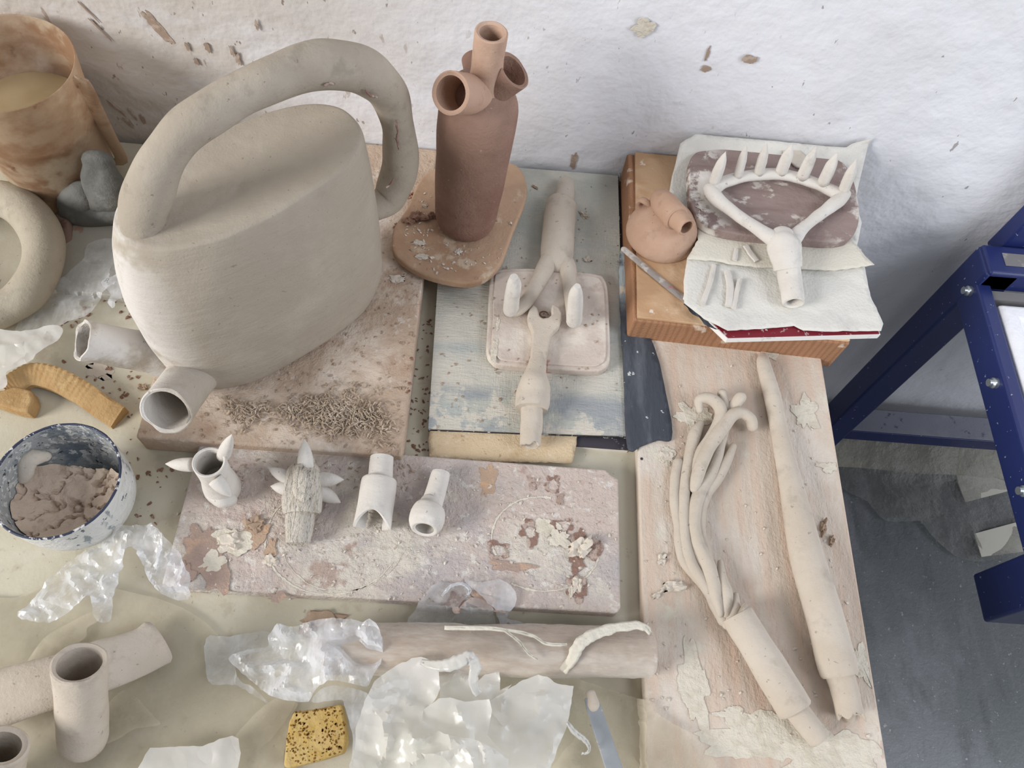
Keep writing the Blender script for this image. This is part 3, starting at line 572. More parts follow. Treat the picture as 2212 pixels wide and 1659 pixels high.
# pink oval cutting board
PZ = BKZ+.024
op = [(1488, 375), (1490, 348), (1500, 332), (1518, 325), (1580, 320), (1660, 318), (1740, 326), (1810, 344), (1838, 372), (1852, 420), (1857, 465), (1850, 497), (1833, 516), (1790, 522), (1728, 517), (1644, 511), (1570, 501), (1520, 482), (1496, 452), (1489, 415)]
poly = smoothpoly(pxpoly(op, PZ), 3); poly = [Vector((p.x, min(p.y, .75))) for p in poly]
m2 = MB(); prism(m2, poly, PZ-.014, PZ); tag(build('cutting_board', m2, M['wood_pink'], smooth=False, bevel=.002), 'rounded greyish-pink wooden board under the clay rake', 'board'); reg(poly, PZ)
# clay cut-offs
def strip(name, pts, z, w, h, label, group=None, m='clay_lt', bend=0):
    ps = [at(x, y, z(x, y) if callable(z) else z) for x, y in pts]
    m2 = MB(); tube(m2, [(p+Vector((0, 0, h/2)), w/2) for p in ps], n=8, k=3, cap0='flat', cap1='flat', sq=h/w, wob=.0008, wf=150)
    return tag(build(name, m2, M[m], angle=25), label, 'clay scrap', group)
SZ = BKZ+.0065
strip('clay_strip', [(1541, 575), (1535, 605), (1516, 660)], SZ, .006, .004, 'longest curved white clay strip, at the left on the greyish towel')
strip('clay_strip', [(1570, 588), (1576, 625), (1573, 664)], SZ, .009, .004, 'wide straight white clay strip on the greyish towel')
strip('clay_strip', [(1597, 606), (1590, 635), (1583, 668)], SZ, .006, .004, 'narrow white clay strip, rightmost of the lower three on the towel')
strip('clay_strip', [(1591, 539), (1586, 564)], BKZ+.011, .006, .003, 'short upright white clay strip on the torn towel')
strip('clay_strip', [(1610, 532), (1620, 548), (1634, 566)], BKZ+.011, .008, .003, 'short slanting white clay strip nearest the rake socket')
m2 = MB(); sheet(m2, pxpoly([(1683, 322), (1702, 315), (1726, 330), (1740, 352), (1745, 362), (1720, 366), (1700, 345)], PZ), .003, lambda x, y: PZ+.0015+.002*noise.noise(Vector((x*60, y*60, 0)))+.001, rag=.0005, seed=2)
tag(build('clay_flake', m2, M['crumb_lt'], solid=.002, angle=0), 'flat cream clay flake behind the rake tines', 'clay scrap')
# spatula strip of steel
ps = [at(1348, 540, BZ+.002), at(1400, 583, BZ+.002), at(1470, 640, BZ+.002), at(1560, 703, BZ+.0115)]
ps[0].z += .0
m2 = MB()
for i in range(3): pass
tube(m2, [(ps[0]+Vector((0, 0, .001)), .0042), (ps[1], .0044), (ps[2], .0044), (at(1515, 668, BZ+.004), .0044)], n=10, k=3, cap0='round', cap1='flat', sq=.28)
pk = tag(build('steel_strip', m2, M['steel_dirty'], angle=30), 'narrow clay-smeared steel strip lying diagonally in front of the terracotta dome', 'tool')
m2 = MB(); sheet(m2, pxpoly([(1478, 655), (1500, 660), (1530, 676), (1560, 700), (1570, 714), (1545, 712), (1515, 694), (1490, 672)], BZ+.006), .003, lambda x, y: BZ+.004+.006*ridged(x, y, 40, 4), rag=.001, seed=2)
tag(build('crumpled_scrap', m2, M['black_cloth'], angle=0), 'crumpled dark scrap at the corner of the red book', 'scrap')

# ================================================================== THE WATERING CAN
th0 = math.radians(43); E_ = Vector((math.cos(th0), math.sin(th0), 0)); Nn = Vector((-E_.y, E_.x, 0))
def en(e, n, z): return E_*e+Nn*n+Vector((0, 0, z))
can = thing('watering_can', 'large grey clay watering can with a thick arched handle and two spouts', 'watering can', en(.147, .5, cbz(-.24, .46)))
m2 = MB(); NS = 72
prof = [(0, .150, .503, .119, .056), (.006, .149, .503, .126, .0625), (.03, .148, .503, .132, .068), (.08, .148, .503, .135, .071), (.13, .149, .504, .134, .070), (.17, .152, .504, .130, .067), (.20, .157, .505, .125, .063), (.220, .161, .505, .1205, .0590), (.2265, .162, .505, .1180, .0572), (.2283, .163, .505, .1145, .0540), (.2285, .163, .505, .100, .045), (.2265, .163, .505, .07, .028), (.2255, .163, .505, .03, .01)]
rings = []
for z, ec, nc, a_, b_ in prof:
    r1 = []
    for i in range(NS):
        t = 2*PI*i/NS; ct, s_ = math.cos(t), math.sin(t); p = 2.35
        r1.append(en(ec+a_*abs(ct)**(2/p)*(1 if ct > 0 else -1), nc+b_*abs(s_)**(2/p)*(1 if s_ > 0 else -1), z+cbz(-.24, .46)+.0010+.0008*noise.noise(Vector((ct*3, s_*3, z*20)))))
    rings.append(r1)
k = 0
fine = []
for i in range(len(rings)-1):
    for j in range(3):
        t = j/3; fine.append([x.lerp(y, t) for x, y in zip(rings[i], rings[i+1])])
fine.append(rings[-1])
fs = []
for i in range(len(fine)-1):
    for a_ in range(NS): fs.append((i*NS+a_, i*NS+(a_+1) % NS, (i+1)*NS+(a_+1) % NS, (i+1)*NS+a_))
fs += [tuple(reversed(range(NS))), tuple(range((len(fine)-1)*NS, len(fine)*NS))]
m2.add([v for r1 in fine for v in r1], fs)
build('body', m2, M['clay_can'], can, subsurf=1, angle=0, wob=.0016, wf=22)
pn = Nn; p0 = en(0, .505, 0)
def hp(px, py, hw, dn=0): 
    p = onpl(px, py, p0+Nn*dn, pn); return (p, R(p, hw))
m2 = MB()
hpts = [(312, 520, 44), (308, 470, 47), (320, 415, 51), (350, 347, 50), (400, 284, 48), (475, 228, 47), (570, 180, 47), (660, 148, 50), (735, 140, 52), (795, 158, 50), (840, 205, 42), (858, 265, 37), (866, 325, 38), (862, 380, 40), (842, 425, 36), (812, 450, 26)]
tube(m2, [hp(*q) for q in hpts], n=32, k=6, wob=.003, wf=26, up=Nn)
build('handle', m2, M['clay_can_h'], can, subsurf=1, angle=0)
for pts_ in ([(855, 262), (859, 285), (857, 300), (862, 322)], [(835, 405), (845, 396), (850, 386)], [(700, 184), (712, 180), (722, 182)], [(790, 196), (800, 206), (815, 210)]):
    m2 = MB(); tube(m2, [(onpl(x, y, p0-Nn*(.0185 if x > 830 else .021), pn), .0011) for x, y in pts_], n=6, k=4, wob=.0008, wf=300); build('crack', m2, M['stain_dark'], can, angle=0)
# spouts near the foot of the left end
sz = cbz(-.33, .38)
s1 = at(178, 735, .125); r1 = R(s1, 38)
m2 = MB(); base = at(372, 770, .062)
tube(m2, [(base, .026), (base.lerp(s1, .3), .0225), (base.lerp(s1, .65), .0205), (s1, .0205)], n=32, k=6, cap0='flat', cap1='flat', wall=.0035, depth=.10, wob=.0012, wf=45, rimwob=.004, sq=.95)
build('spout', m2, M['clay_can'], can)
s2 = at(358, 888, .115); base = at(428, 795, .060)
m2 = MB(); tube(m2, [(base+Vector((.012, .02, 0)), .028), (base, .0265), (base.lerp(s2, .5), .0245), (s2, .0242)], n=32, k=6, cap0='flat', cap1='flat', wall=.0035, depth=.10, wob=.001, wf=45, rimwob=.005)
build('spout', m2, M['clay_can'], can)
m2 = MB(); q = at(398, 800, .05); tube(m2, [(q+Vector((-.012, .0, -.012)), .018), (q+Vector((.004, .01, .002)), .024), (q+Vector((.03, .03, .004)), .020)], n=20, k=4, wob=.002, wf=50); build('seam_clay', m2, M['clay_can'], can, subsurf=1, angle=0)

# ================================================================== THE BOTTLE
B = at(1003, 478, OZ); by = B.y
bt = thing('clay_bottle', 'tall brown clay bottle with an upright neck and three short side openings', 'bottle', B)
def yp(px, py, hw, y=by): 
    p = aty(px, py, y); return (p, R(p, hw))
m2 = MB()
prof = [(1003, 478, 50), (1003.5, 474, 60), (1006, 462, 66), (1010, 430, 70), (1016, 380, 76), (1022, 330, 80), (1028, 280, 84), (1034, 240, 86), (1037, 222, 85), (1040, 207, 79), (1043, 196, 68), (1046, 188, 54), (1049, 181, 42)]
tube(m2, [yp(*q) for q in prof], n=40, k=4, cap0='flat', cap1='flat', wob=.0007, wf=30); m2.v = [Vector((v.x, v.y, max(v.z, OZ))) for v in m2.v]
build('body', m2, M['bottle'], bt, angle=0)
m2 = MB(); tube(m2, [yp(1046, 200, 48), yp(1049, 180, 38), yp(1052, 150, 35), yp(1056, 110, 35.5), yp(1061, 70, 36.5)], n=36, k=5, cap0='flat', cap1='flat', wall=.0045, depth=.09, wob=.0005, wf=50, rimwob=.001); build('neck', m2, M['bottle_top'], bt)
sh = yp(1040, 205, 1)[0]
e1 = aty(973, 201, by-.045)
m2 = MB(); d = (e1-sh); tube(m2, [(sh+d*.15, .019), (sh+d*.5, .0192), (e1, .0198)], n=32, k=5, cap0='flat', cap1='flat', wall=.0042, depth=.05, wob=.0004, rimwob=.0008); build('side_opening', m2, M['bottle_top'], bt)
e2 = aty(1110, 152, by+.002); sh = sh+Vector((0, .004, -.006))
m2 = MB(); d = (e2-sh); tube(m2, [(sh+d*.2, .0175), (sh+d*.6, .0185), (e2, .0195)], n=32, k=5, cap0='flat', cap1='flat', wall=.004, depth=.05, rimwob=.0008); build('side_opening', m2, M['bottle'], bt)
e3 = aty(1026, 128, by+.05)
m2 = MB(); d = (e3-sh); tube(m2, [(sh+d*.15, .013), (sh+d*.6, .0135), (e3, .014)], n=28, k=5, cap0='flat', cap1='flat', wall=.004, depth=.05); build('side_opening', m2, M['bottle'], bt)

# ================================================================== THE TWO-PRONGED FORK
fk = thing('hand_fork', 'pale clay hand fork with two upturned prongs, lying below the wall', 'fork', at(1205, 500, CZ))
z = CZ+.014
m2 = MB(); tube(m2, [P3(1224, 396, z-.002, 17), P3(1222, 410, z, 20), P3(1217, 438, z, 22)], n=20, k=4, cap0='round', wob=.0004, sq=.8); build('plug', m2, M['clay_beige'], fk)
m2 = MB(); tube(m2, [P3(1216, 432, z, 24), P3(1213, 442, z, 33), P3(1209, 470, z, 35), P3(1205, 520, z, 36), P3(1203, 552, z, 36), P3(1203, 566, z-.001, 30)], n=26, k=5, cap0='flat', wob=.0008, wf=50, sq=.85); build('shaft', m2, M['clay_beige'], fk, angle=60)
for arm, tip in (([(1190, 556, z, 20), (1178, 580, z+.002, 20), (1160, 615, z+.004, 17), (1138, 650, TZ+.014, 15), (1118, 668, TZ+.012, 15), (1104, 668, TZ+.012, 16)], [(1103, 668, TZ+.014, 17), (1106, 645, None, 17), (1110, 615, None, 16), (1110, 598, None, 9)]),
                 ([(1214, 556, z, 20), (1226, 580, z+.002, 19), (1231, 620, z+.003, 16), (1236, 660, TZ+.013, 15), (1239, 690, TZ+.012, 15)], [(1240, 692, TZ+.014, 17), (1242, 668, None, 17), (1244, 635, None, 15), (1247, 618, None, 7)])):
    m2 = MB(); tube(m2, [P3(*q) for q in arm], n=18, k=5, wob=.0006, wf=60); ar = build('prong', m2, M['clay_beige'], fk, angle=60)
    y0 = at(tip[0][0], tip[0][1], TZ+.014).y; pts = []
    for px, py, zz, hw in tip: p = aty(px, py, y0); pts.append((p, R(p, hw)))
    m2 = MB(); tube(m2, pts, n=18, k=5, cap1='flat', wob=.0005, wf=60); build('prong_tip', m2, M['clay_lt'], ar, angle=60)

# ================================================================== THE WRENCH
def c8(x, y): return (900+x/3.607, 560+y/3.607)
wr = thing('clay_wrench', 'tan clay open-ended wrench with a socket grip, head lying on the trivet', 'wrench', at(1165, 800, TZ))
zt = TZ+.012
out = [(905, 348), (880, 385), (866, 430), (872, 480), (892, 525), (905, 570), (900, 650), (890, 740), (882, 840), (1008, 850), (1018, 760), (1032, 670), (1046, 600), (1068, 560), (1110, 520), (1130, 470), (1132, 415), (1110, 372), (1062, 345), (1052, 372), (1056, 425), (1030, 450), (985, 458), (958, 440), (950, 405), (940, 372)]
poly = pxpoly([c8(*q) for q in out], zt)
m2 = MB(); prism(m2, poly, lambda p: TZ+(.0 if p.y > at(1150, 770, TZ).y else .0), zt); build('head', m2, M['clay_tool'], wr, smooth=False, bevel=.002)
m2 = MB(); tube(m2, [P3(1162, 768, zt-.006, 17), P3(1160, 790, zt-.005, 20), P3(1157, 805, zt-.005, 24), P3(1155, 825, zt-.006, 33), P3(1152, 850, CZ+.017, 37), P3(1150, 872, CZ+.016, 37), P3(1149, 884, CZ+.016, 35)], n=26, k=5, cap0='flat', cap1='flat', wob=.0014, wf=60, sq=.8); build('sleeve', m2, M['clay_tool'], wr, angle=60)
m2 = MB(); tube(m2, [P3(1150, 870, CZ+.015, 24), P3(1149, 900, CZ+.014, 24), P3(1147, 935, CZ+.013, 23.5), P3(1145, 962, CZ+.0125, 22)], n=24, k=5, cap0='flat', cap1='flat', wall=.004, depth=.04, wob=.0012, wf=80, rimwob=.006, sq=.85); build('grip_tube', m2, M['clay_tool'], wr)
m2 = MB(); q = at(1175, 680, TZ+.002); tube(m2, [(q+Vector((.005*math.cos(t/8*PI*1.6), .004*math.sin(t/8*PI*1.6), .001)), .0009) for t in range(9)], n=6, k=2); build('cut_line', m2, M['crumb_brown'], wr)

# ================================================================== TERRACOTTA DOME
dc = at(1428, 508, BZ); dr = .0445
tr = thing('terracotta_dome', 'small terracotta dome with an angled spout and tiny loop handle, left of the pinkish board', 'vessel', (dc.x, dc.y, BZ))
m2 = MB(); tube(m2, [(Vector((dc.x, dc.y, BZ+h)), dr*r_) for h, r_ in ((0, .97), (.004, 1.0), (.012, .97), (.022, .87), (.030, .74), (.037, .56), (.042, .36), (.044, .15), (.0445, .03))], n=40, k=3, cap0='flat', cap1='flat', wob=.0005, wf=40); build('bowl', m2, M['terra'], tr, angle=0)
t0 = Vector((dc.x+.002, dc.y+.010, BZ+.040)); 
a1 = at(1436, 462, BZ+.055); a2 = at(1458, 480, BZ+.056); a3 = at(1462, 476, BZ+.056); a4 = at(1484, 492, BZ+.054)
m2 = MB(); tube(m2, [(at(1430, 434, BZ+.040), .0145), (at(1438, 444, BZ+.046), .0158), (at(1450, 458, BZ+.050), .0158), (at(1460, 470, BZ+.051), .0152), (at(1464, 474, BZ+.052), .0135)], n=28, k=4, cap0='round', cap1='flat', wob=.001, wf=60); build('spout_sleeve', m2, M['terra'], tr, angle=60)
m2 = MB(); tube(m2, [(at(1462, 471, BZ+.051), .0128), (at(1474, 482, BZ+.054), .0118), (at(1484, 492, BZ+.056), .0112)], n=26, k=4, cap0='flat', cap1='flat', wall=.0032, depth=.03, wob=.0006, wf=80, rimwob=.002); build('spout', m2, M['terra'], tr)
m2 = MB(); tube(m2, [(at(1410, 447, BZ+.032), .003), (at(1398, 438, BZ+.038), .003), (at(1386, 432, BZ+.036), .0032), (at(1380, 440, BZ+.028), .0032), (at(1388, 452, BZ+.022), .003)], n=12, k=4, sq=1.6, up=(0, 1, 0)); build('loop_handle', m2, M['terra'], tr)

# ================================================================== THE RAKE
rk = thing('clay_rake', 'white clay rake with seven upright pointed tines and a forked frame ending in a socket', 'rake', at(1680, 460, PZ))
rz = PZ+.011
m2 = MB(); bar = [(1538, 412, 15), (1560, 396, 14), (1593, 385, 14), (1635, 378, 14), (1680, 376, 14), (1718, 382, 14), (1758, 395, 14), (1798, 412, 15), (1818, 424, 16)]
tube(m2, [P3(x, y, rz, h) for x, y, h in bar], n=18, k=4, wob=.001, wf=60, sq=.75); build('crossbar', m2, M['clay_lt'], rk, angle=0)
m2 = MB(); tube(m2, [P3(1534, 408, rz, 15), P3(1545, 426, rz, 17), P3(1580, 455, rz, 14), P3(1630, 490, rz, 14), P3(1672, 518, rz, 19)], n=18, k=5, wob=.001, wf=60, sq=.8); build('arm', m2, M['clay_lt'], rk, angle=0)
m2 = MB(); tube(m2, [P3(1822, 418, rz, 15), P3(1812, 432, rz, 16), P3(1775, 460, rz, 13), P3(1740, 488, rz, 13), P3(1712, 516, rz, 19)], n=18, k=5, wob=.001, wf=60, sq=.8); build('arm', m2, M['clay_lt'], rk, angle=0)
m2 = MB(); tube(m2, [P3(1691, 512, rz, 26), P3(1693, 528, rz, 36), P3(1697, 550, rz-.002, 34), P3(1701, 566, rz-.006, 32), P3(1703, 580, rz-.010, 31)], n=26, k=5, cap0='round', cap1='flat', wob=.0014, wf=60, sq=.8); build('socket', m2, M['clay_lt'], rk, angle=60)
m2 = MB(); tube(m2, [P3(1702, 568, rz-.007, 25), P3(1706, 600, BKZ+.019, 25), P3(1711, 630, BKZ+.0175, 24), P3(1714, 654, BKZ+.0165, 23)], n=26, k=5, cap0='flat', cap1='flat', wall=.0045, depth=.04, wob=.0006, wf=70, rimwob=.002); build('socket_tube', m2, M['clay_lt'], rk)
for bx, by_, tx, ty, hw in [(1541, 396, 1568, 327, 12), (1593, 383, 1613, 311, 9.5), (1638, 376, 1657, 309, 11), (1686, 374, 1711, 311, 13), (1732, 384, 1763, 317, 13), (1776, 398, 1810, 328, 13), (1821, 414, 1850, 344, 12)]:
    b_ = at(bx, by_, rz+.002); t_ = aty(tx, ty, b_.y+.004)
    m2 = MB(); cone(m2, b_, t_, R(b_, hw)*.95, wob=.0004, tine=True); build('tine', m2, M['clay_lt'], rk, angle=0)

# ================================================================== SMALL PIECES ON THE FRONT BOARD
FZ = .022
# horned cup
cc = at(487, 1062, FZ)
hc = thing('horned_cup', 'small white clay cup with three pointed horns, leftmost on the front board', 'cup', cc)
top = aty(451, 998, cc.y); hgt = top.z
r0 = R(top, 35)
m2 = MB(); tube(m2, [(cc+Vector((0, 0, .0)), .0125), (cc+Vector((0, 0, .004)), .0165), (cc+Vector((0, 0, .014)), .0185), (cc.lerp(top, .6), r0*1.0), (top, r0)], n=32, k=5, cap0='flat', cap1='flat', wall=.0026, depth=.05, wob=.0005, wf=60); build('cup_body', m2, M['clay_lt'], hc)
zc = top.z
m2 = MB(); cone(m2, aty(418, 1004, cc.y+.002), aty(357, 1002, cc.y+.004), .0068); build('horn', m2, M['clay_lt'], hc, angle=0)
m2 = MB(); cone(m2, aty(482, 985, cc.y+.012), aty(501, 938, cc.y+.016), .0064); build('horn', m2, M['clay_lt'], hc, angle=0)
m2 = MB(); cone(m2, aty(464, 1035, cc.y-.014), aty(500, 1073, cc.y-.026), .0072); build('horn', m2, M['clay_lt'], hc, angle=0)
m2 = MB(); q = aty(478, 1078, cc.y-.014); tube(m2, [(q+Vector((-.008, .002, .004)), .006), (q, .009), (q+Vector((.008, .001, -.003)), .007)], n=16, k=3, wob=.0005); m2.v = [Vector((v.x, v.y, max(v.z, FZ+.0005))) for v in m2.v]; build('bulge', m2, M['clay_lt'], hc, angle=0)
# spiky piece
sz_ = FZ+.020
sp = thing('spiked_club_head', 'pale clay club head with spikes and a scratched stub handle, on the front board', 'club head', at(655, 1090, FZ))
m2 = MB(); tube(m2, [P3(659, 1000, sz_+.004, 22), P3(658, 1012, sz_+.003, 32), P3(656, 1030, sz_+.002, 39), P3(655, 1055, sz_, 41), P3(653, 1085, sz_-.001, 43), P3(652, 1106, sz_-.002, 41)], n=28, k=5, cap0='round', cap1='bevel', wob=.0012, wf=60, sq=.85); build('head', m2, M['clay_wood'], sp, angle=50)
m2 = MB(); tube(m2, [P3(650, 1095, FZ+.0155, 32), P3(648, 1125, FZ+.0150, 31), P3(644, 1172, FZ+.0135, 26)], n=24, k=5, cap0='flat', cap1='bevel', sq=.9, wob=.0003); build('stub_handle', m2, M['clay_wood'], sp, angle=50)
for b0, t0_, r_ in [((660, 1012, .012), (658, 948, .020), .0080), ((628, 1036, .0), (578, 1010, .006), .0068), ((626, 1056, -.003), (584, 1050, -.002), .0070), ((686, 1036, .0), (743, 1036, .004), .0078), ((688, 1060, -.006), (736, 1086, -.010), .0080), ((650, 1050, .012), (658, 1085, .026), .0090)]:
    b_ = at(b0[0], b0[1], sz_+b0[2]); t_ = at(t0_[0], t0_[1], sz_+t0_[2]); m2 = MB(); cone(m2, b_, t_, r_); build('spike', m2, M['clay_lt'] if r_ < .009 else M['clay_wood'], sp, angle=0)
m2 = MB(); q = at(655, 1035, sz_+.018); tube(m2, [(q+Vector((-.006, .010, .0)), .006), (q+Vector((0, 0, .002)), .010), (q+Vector((.004, -.012, .001)), .009)], n=14, k=3, wob=.002, wf=120); build('scratched_lump', m2, M['clay_wood'], sp, angle=0)
# notched half pipe
np_ = thing('notched_pipe', 'white stepped clay pipe with an arched notch cut in its wide end', 'pipe', at(815, 1080, FZ))
m2 = MB(); tube(m2, [P3(825, 988, FZ+.016, 25), P3(823, 1010, FZ+.016, 26), P3(821, 1045, FZ+.016, 27)], n=28, k=4, cap0='bevel', cap1='flat', sq=.9); m2.v = m2.v; build('narrow_pipe', m2, M['clay_lt'], np_, angle=50)
pts = [P3(820, 1034, FZ+.018, 34), P3(819, 1040, FZ+.018, 38), P3(816, 1062, FZ+.018, 39), P3(811, 1095, FZ+.0175, 39), P3(804, 1136, FZ+.017, 41)]
m2 = MB(); n = 40; cu = catmull([(p, r) for p, r in pts], 10); rows = []
ax = (cu[-1][0]-cu[0][0]).normalized(); ux = Vector((0, 0, 1)); ux = (ux-ax*ux.dot(ax)).normalized(); wx = ax.cross(ux)
vs = []; fsx = []; nn = len(cu)
def notch(a):     # a = angle from the top of the pipe; returns how much the end is pulled back / pushed out
    return -.0125*math.exp(-(a/.8)**2)+.003*math.exp(-((abs(a)-1.5)/.5)**2)
for lay, dr_ in ((0, 0), (1, -.003)):
    for i, (p, r) in enumerate(cu):
        for a_ in range(n):
            t = -2.6+5.2*a_/(n-1); q = p+ux*(math.cos(t)*(r+dr_)*.92)+wx*(math.sin(t)*(r+dr_))
            f = i/(nn-1); q += ax*notch(t)*max(0, (f-.25)/.75)**1.3
            q.z = max(q.z, FZ+.0003+(.001 if lay else 0)); vs.append(q)
N1 = nn*n
for i in range(nn-1):
    for a_ in range(n-1):
        fsx.append((i*n+a_, i*n+a_+1, (i+1)*n+a_+1, (i+1)*n+a_)); fsx.append((N1+i*n+a_+1, N1+i*n+a_, N1+(i+1)*n+a_, N1+(i+1)*n+a_+1))
for a_ in range(n-1):
    i = nn-1; fsx.append((i*n+a_, i*n+a_+1, N1+i*n+a_+1, N1+i*n+a_)); fsx.append((a_+1, a_, N1+a_, N1+a_+1))
for i in range(nn-1):
    fsx.append((i*n, (i+1)*n, N1+(i+1)*n, N1+i*n)); fsx.append(((i+1)*n+n-1, i*n+n-1, N1+i*n+n-1, N1+(i+1)*n+n-1))
fsx.append(tuple(range(n)))
m2.add(vs, fsx); build('wide_pipe', m2, M['clay_lt'], np_, angle=55)
# pestle with cup end
pe = thing('bulb_pipe', 'white clay rod with a hollow bulb end, rightmost piece on the front board', 'pipe', at(925, 1110, FZ))
m2 = MB(); tube(m2, [P3(952, 1020, FZ+.012, 19), P3(950, 1030, FZ+.012, 21), P3(942, 1060, FZ+.013, 22), P3(930, 1098, FZ+.016, 24)], n=24, k=4, cap0='bevel', cap1='flat'); build('rod', m2, M['clay_lt'], pe, angle=50)
m2 = MB(); b0 = P3(929, 1090, FZ+.018, 24); tube(m2, [b0, P3(927, 1097, FZ+.0185, 33), P3(924, 1112, FZ+.019, 38), P3(920, 1130, FZ+.0195, 37.5), P3(917, 1143, FZ+.021, 30)], n=32, k=5, cap0='round', cap1='flat', wall=.0045, depth=.025); build('bulb', m2, M['clay_lt'], pe, angle=70)

# ================================================================== COILS AND ROD ON THE PINE BOARD
RZ = RBZ
def c3(x, y): return (1360+x/2.86, 720+y/2.86)
def c4(x, y): return (1360+x/3.615, 1200+y/3.615)
cb_ = thing('coil_bundle', 'bundle of long clay coils with curled ends fixed in a wide clay tube', 'clay bundle', at(1560, 1200, RZ))
def coil(pts, hw, dz=0, lift=None):
    m2 = MB(); ps = []
    for i, q in enumerate(pts):
        h = q[3] if len(q) > 3 else hw; z_ = RZ+.0075+dz+(q[2] if len(q) > 2 else 0); ps.append(P3(q[0], q[1], z_, h))
    tube(m2, ps, n=16, k=5, wob=.0006, wf=60); build('coil', m2, M['clay_tool'], cb_, angle=0)
coil([c3(*q) for q in [(300, 800), (282, 900), (280, 1050), (300, 1180)]]+[(1468, 1175), (1476, 1210), (1500, 1242), (1528, 1275), (1545, 1305), (1556, 1330)], 11, -.0015)
coil([c3(440, 560)+(-.002, 8), c3(405, 620), c3(380, 720), c3(352, 860), c3(338, 1000), c3(335, 1150), c3(345, 1290), c3(380, 1420), c3(440, 1520), c3(500, 1610), (1546, 1310), (1562, 1340)], 13, .001)
coil([(1512, 885, .004, 8), c3(432, 412)+(.008, 11), c3(490, 400)+(.012, 13), c3(545, 440)+(.012, 14), c3(566, 500)+(.010, 14), c3(545, 575)+(.008, 14), c3(500, 650)+(.006, 13), c3(440, 740)+(.004, 13), c3(400, 840)+(.001, 12), c3(392, 960)+(-.002, 10)], 13, .001)
coil([c3(758, 575)+(.004, 12), c3(745, 530)+(.008, 13), c3(690, 492)+(.012, 13), c3(630, 510)+(.013, 14), c3(570, 590)+(.012, 15), c3(500, 690)+(.011, 15), c3(450, 790)+(.010, 15), c3(420, 880)+(.008, 14), c3(400, 960)+(.006, 10)], 14, .001)
coil([c3(574, 375)+(.012, 11), c3(582, 430)+(.008, 12), c3(592, 500)+(.003, 11), c3(596, 540)+(0, 8)], 11)
coil([c3(685, 398)+(.016, 13), c3(650, 440)+(.010, 13), c3(610, 500)+(.003, 13), c3(590, 580)+(0, 11), c3(560, 680)+(0, 12), c3(535, 780)+(.001, 13), c3(490, 890)+(.002, 14), c3(435, 980)+(.003, 15), c3(405, 1080)+(.003, 15), c3(400, 1200)+(.003, 14), c3(425, 1310)+(.003, 15), c3(480, 1430)+(.003, 17), c3(510, 1540)+(.004, 16), c3(535, 1640)+(.005, 13), (1556, 1325, .006, 9)], 14)
coil([c3(640, 700)+(-.001, 8), c3(600, 790)+(0, 11), c3(540, 900)+(0, 12), c3(470, 1000)+(0, 13), c3(435, 1120)+(0, 13), c3(440, 1250)+(0, 12), c3(480, 1380)+(0, 12)], 12)
coil([c3(390, 1290)+(0, 12), c3(440, 1420)+(0, 13), c3(500, 1480)+(.002, 13), c3(530, 1560)+(.004, 13), c3(545, 1640)+(.004, 10)], 12)
coil([(1556, 1215, .0, 6), (1560, 1250, .003, 11), (1568, 1285, .004, 15), (1566, 1325, .004, 12)], 12)
coil([(1590, 1285, 0, 6), (1588, 1310, .002, 11), (1578, 1335, .003, 13), (1570, 1350, .003, 10)], 12)
m2 = MB(); zc = RZ+.0185
tube(m2, [P3(1592, 1328, zc, 33), P3(1595, 1333, zc, 36), P3(1625, 1382, zc, 37), P3(1665, 1447, zc, 39), P3(1718, 1532, zc, 40)], n=30, k=5, cap0='bevel', cap1='bevel', wob=.0008, wf=50, sq=.9); build('tube_handle', m2, M['clay_tool'], cb_, angle=50)
m2 = MB(); tube(m2, [P3(1716, 1528, RZ+.0135, 27), P3(1745, 1565, RZ+.013, 26.5), P3(1770, 1596, RZ+.012, 26)], n=26, k=4, cap0='flat', cap1='bevel', wob=.0008, wf=60, sq=.85); build('handle_end', m2, M['clay_tool'], cb_, angle=50)
rd = thing('tapered_rod', 'long tapered pale clay rod with a hollow stub at its thick end', 'clay rod', at(1730, 1150, RZ))
rp = [(1648, 772, 11), (1650, 790, 15), (1668, 855, 18), (1683, 930, 19), (1698, 1000, 23), (1714, 1070, 28), (1745, 1210, 37), (1783, 1338, 40), (1804, 1421, 42), (1814, 1456, 40)]
m2 = MB(); ps = []
for x, y, h in rp:
    r = R(at(x, y, RZ+.015), h); ps.append((at(x, y, RZ+r*.9), r))
tube(m2, ps, n=32, k=6, cap1='bevel', wob=.0006, wf=25, sq=.92); build('shaft', m2, M['clay_tool'], rd, angle=50)
m2 = MB(); tube(m2, [P3(1812, 1450, RZ+.016, 31), P3(1822, 1480, RZ+.016, 29), P3(1830, 1515, RZ+.015, 29), P3(1838, 1547, RZ+.0145, 29)], n=28, k=5, cap0='flat', cap1='flat', wall=.003, depth=.04, wob=.0012, wf=60, rimwob=.012, sq=.9); build('hollow_stub', m2, M['clay_tool'], rd)

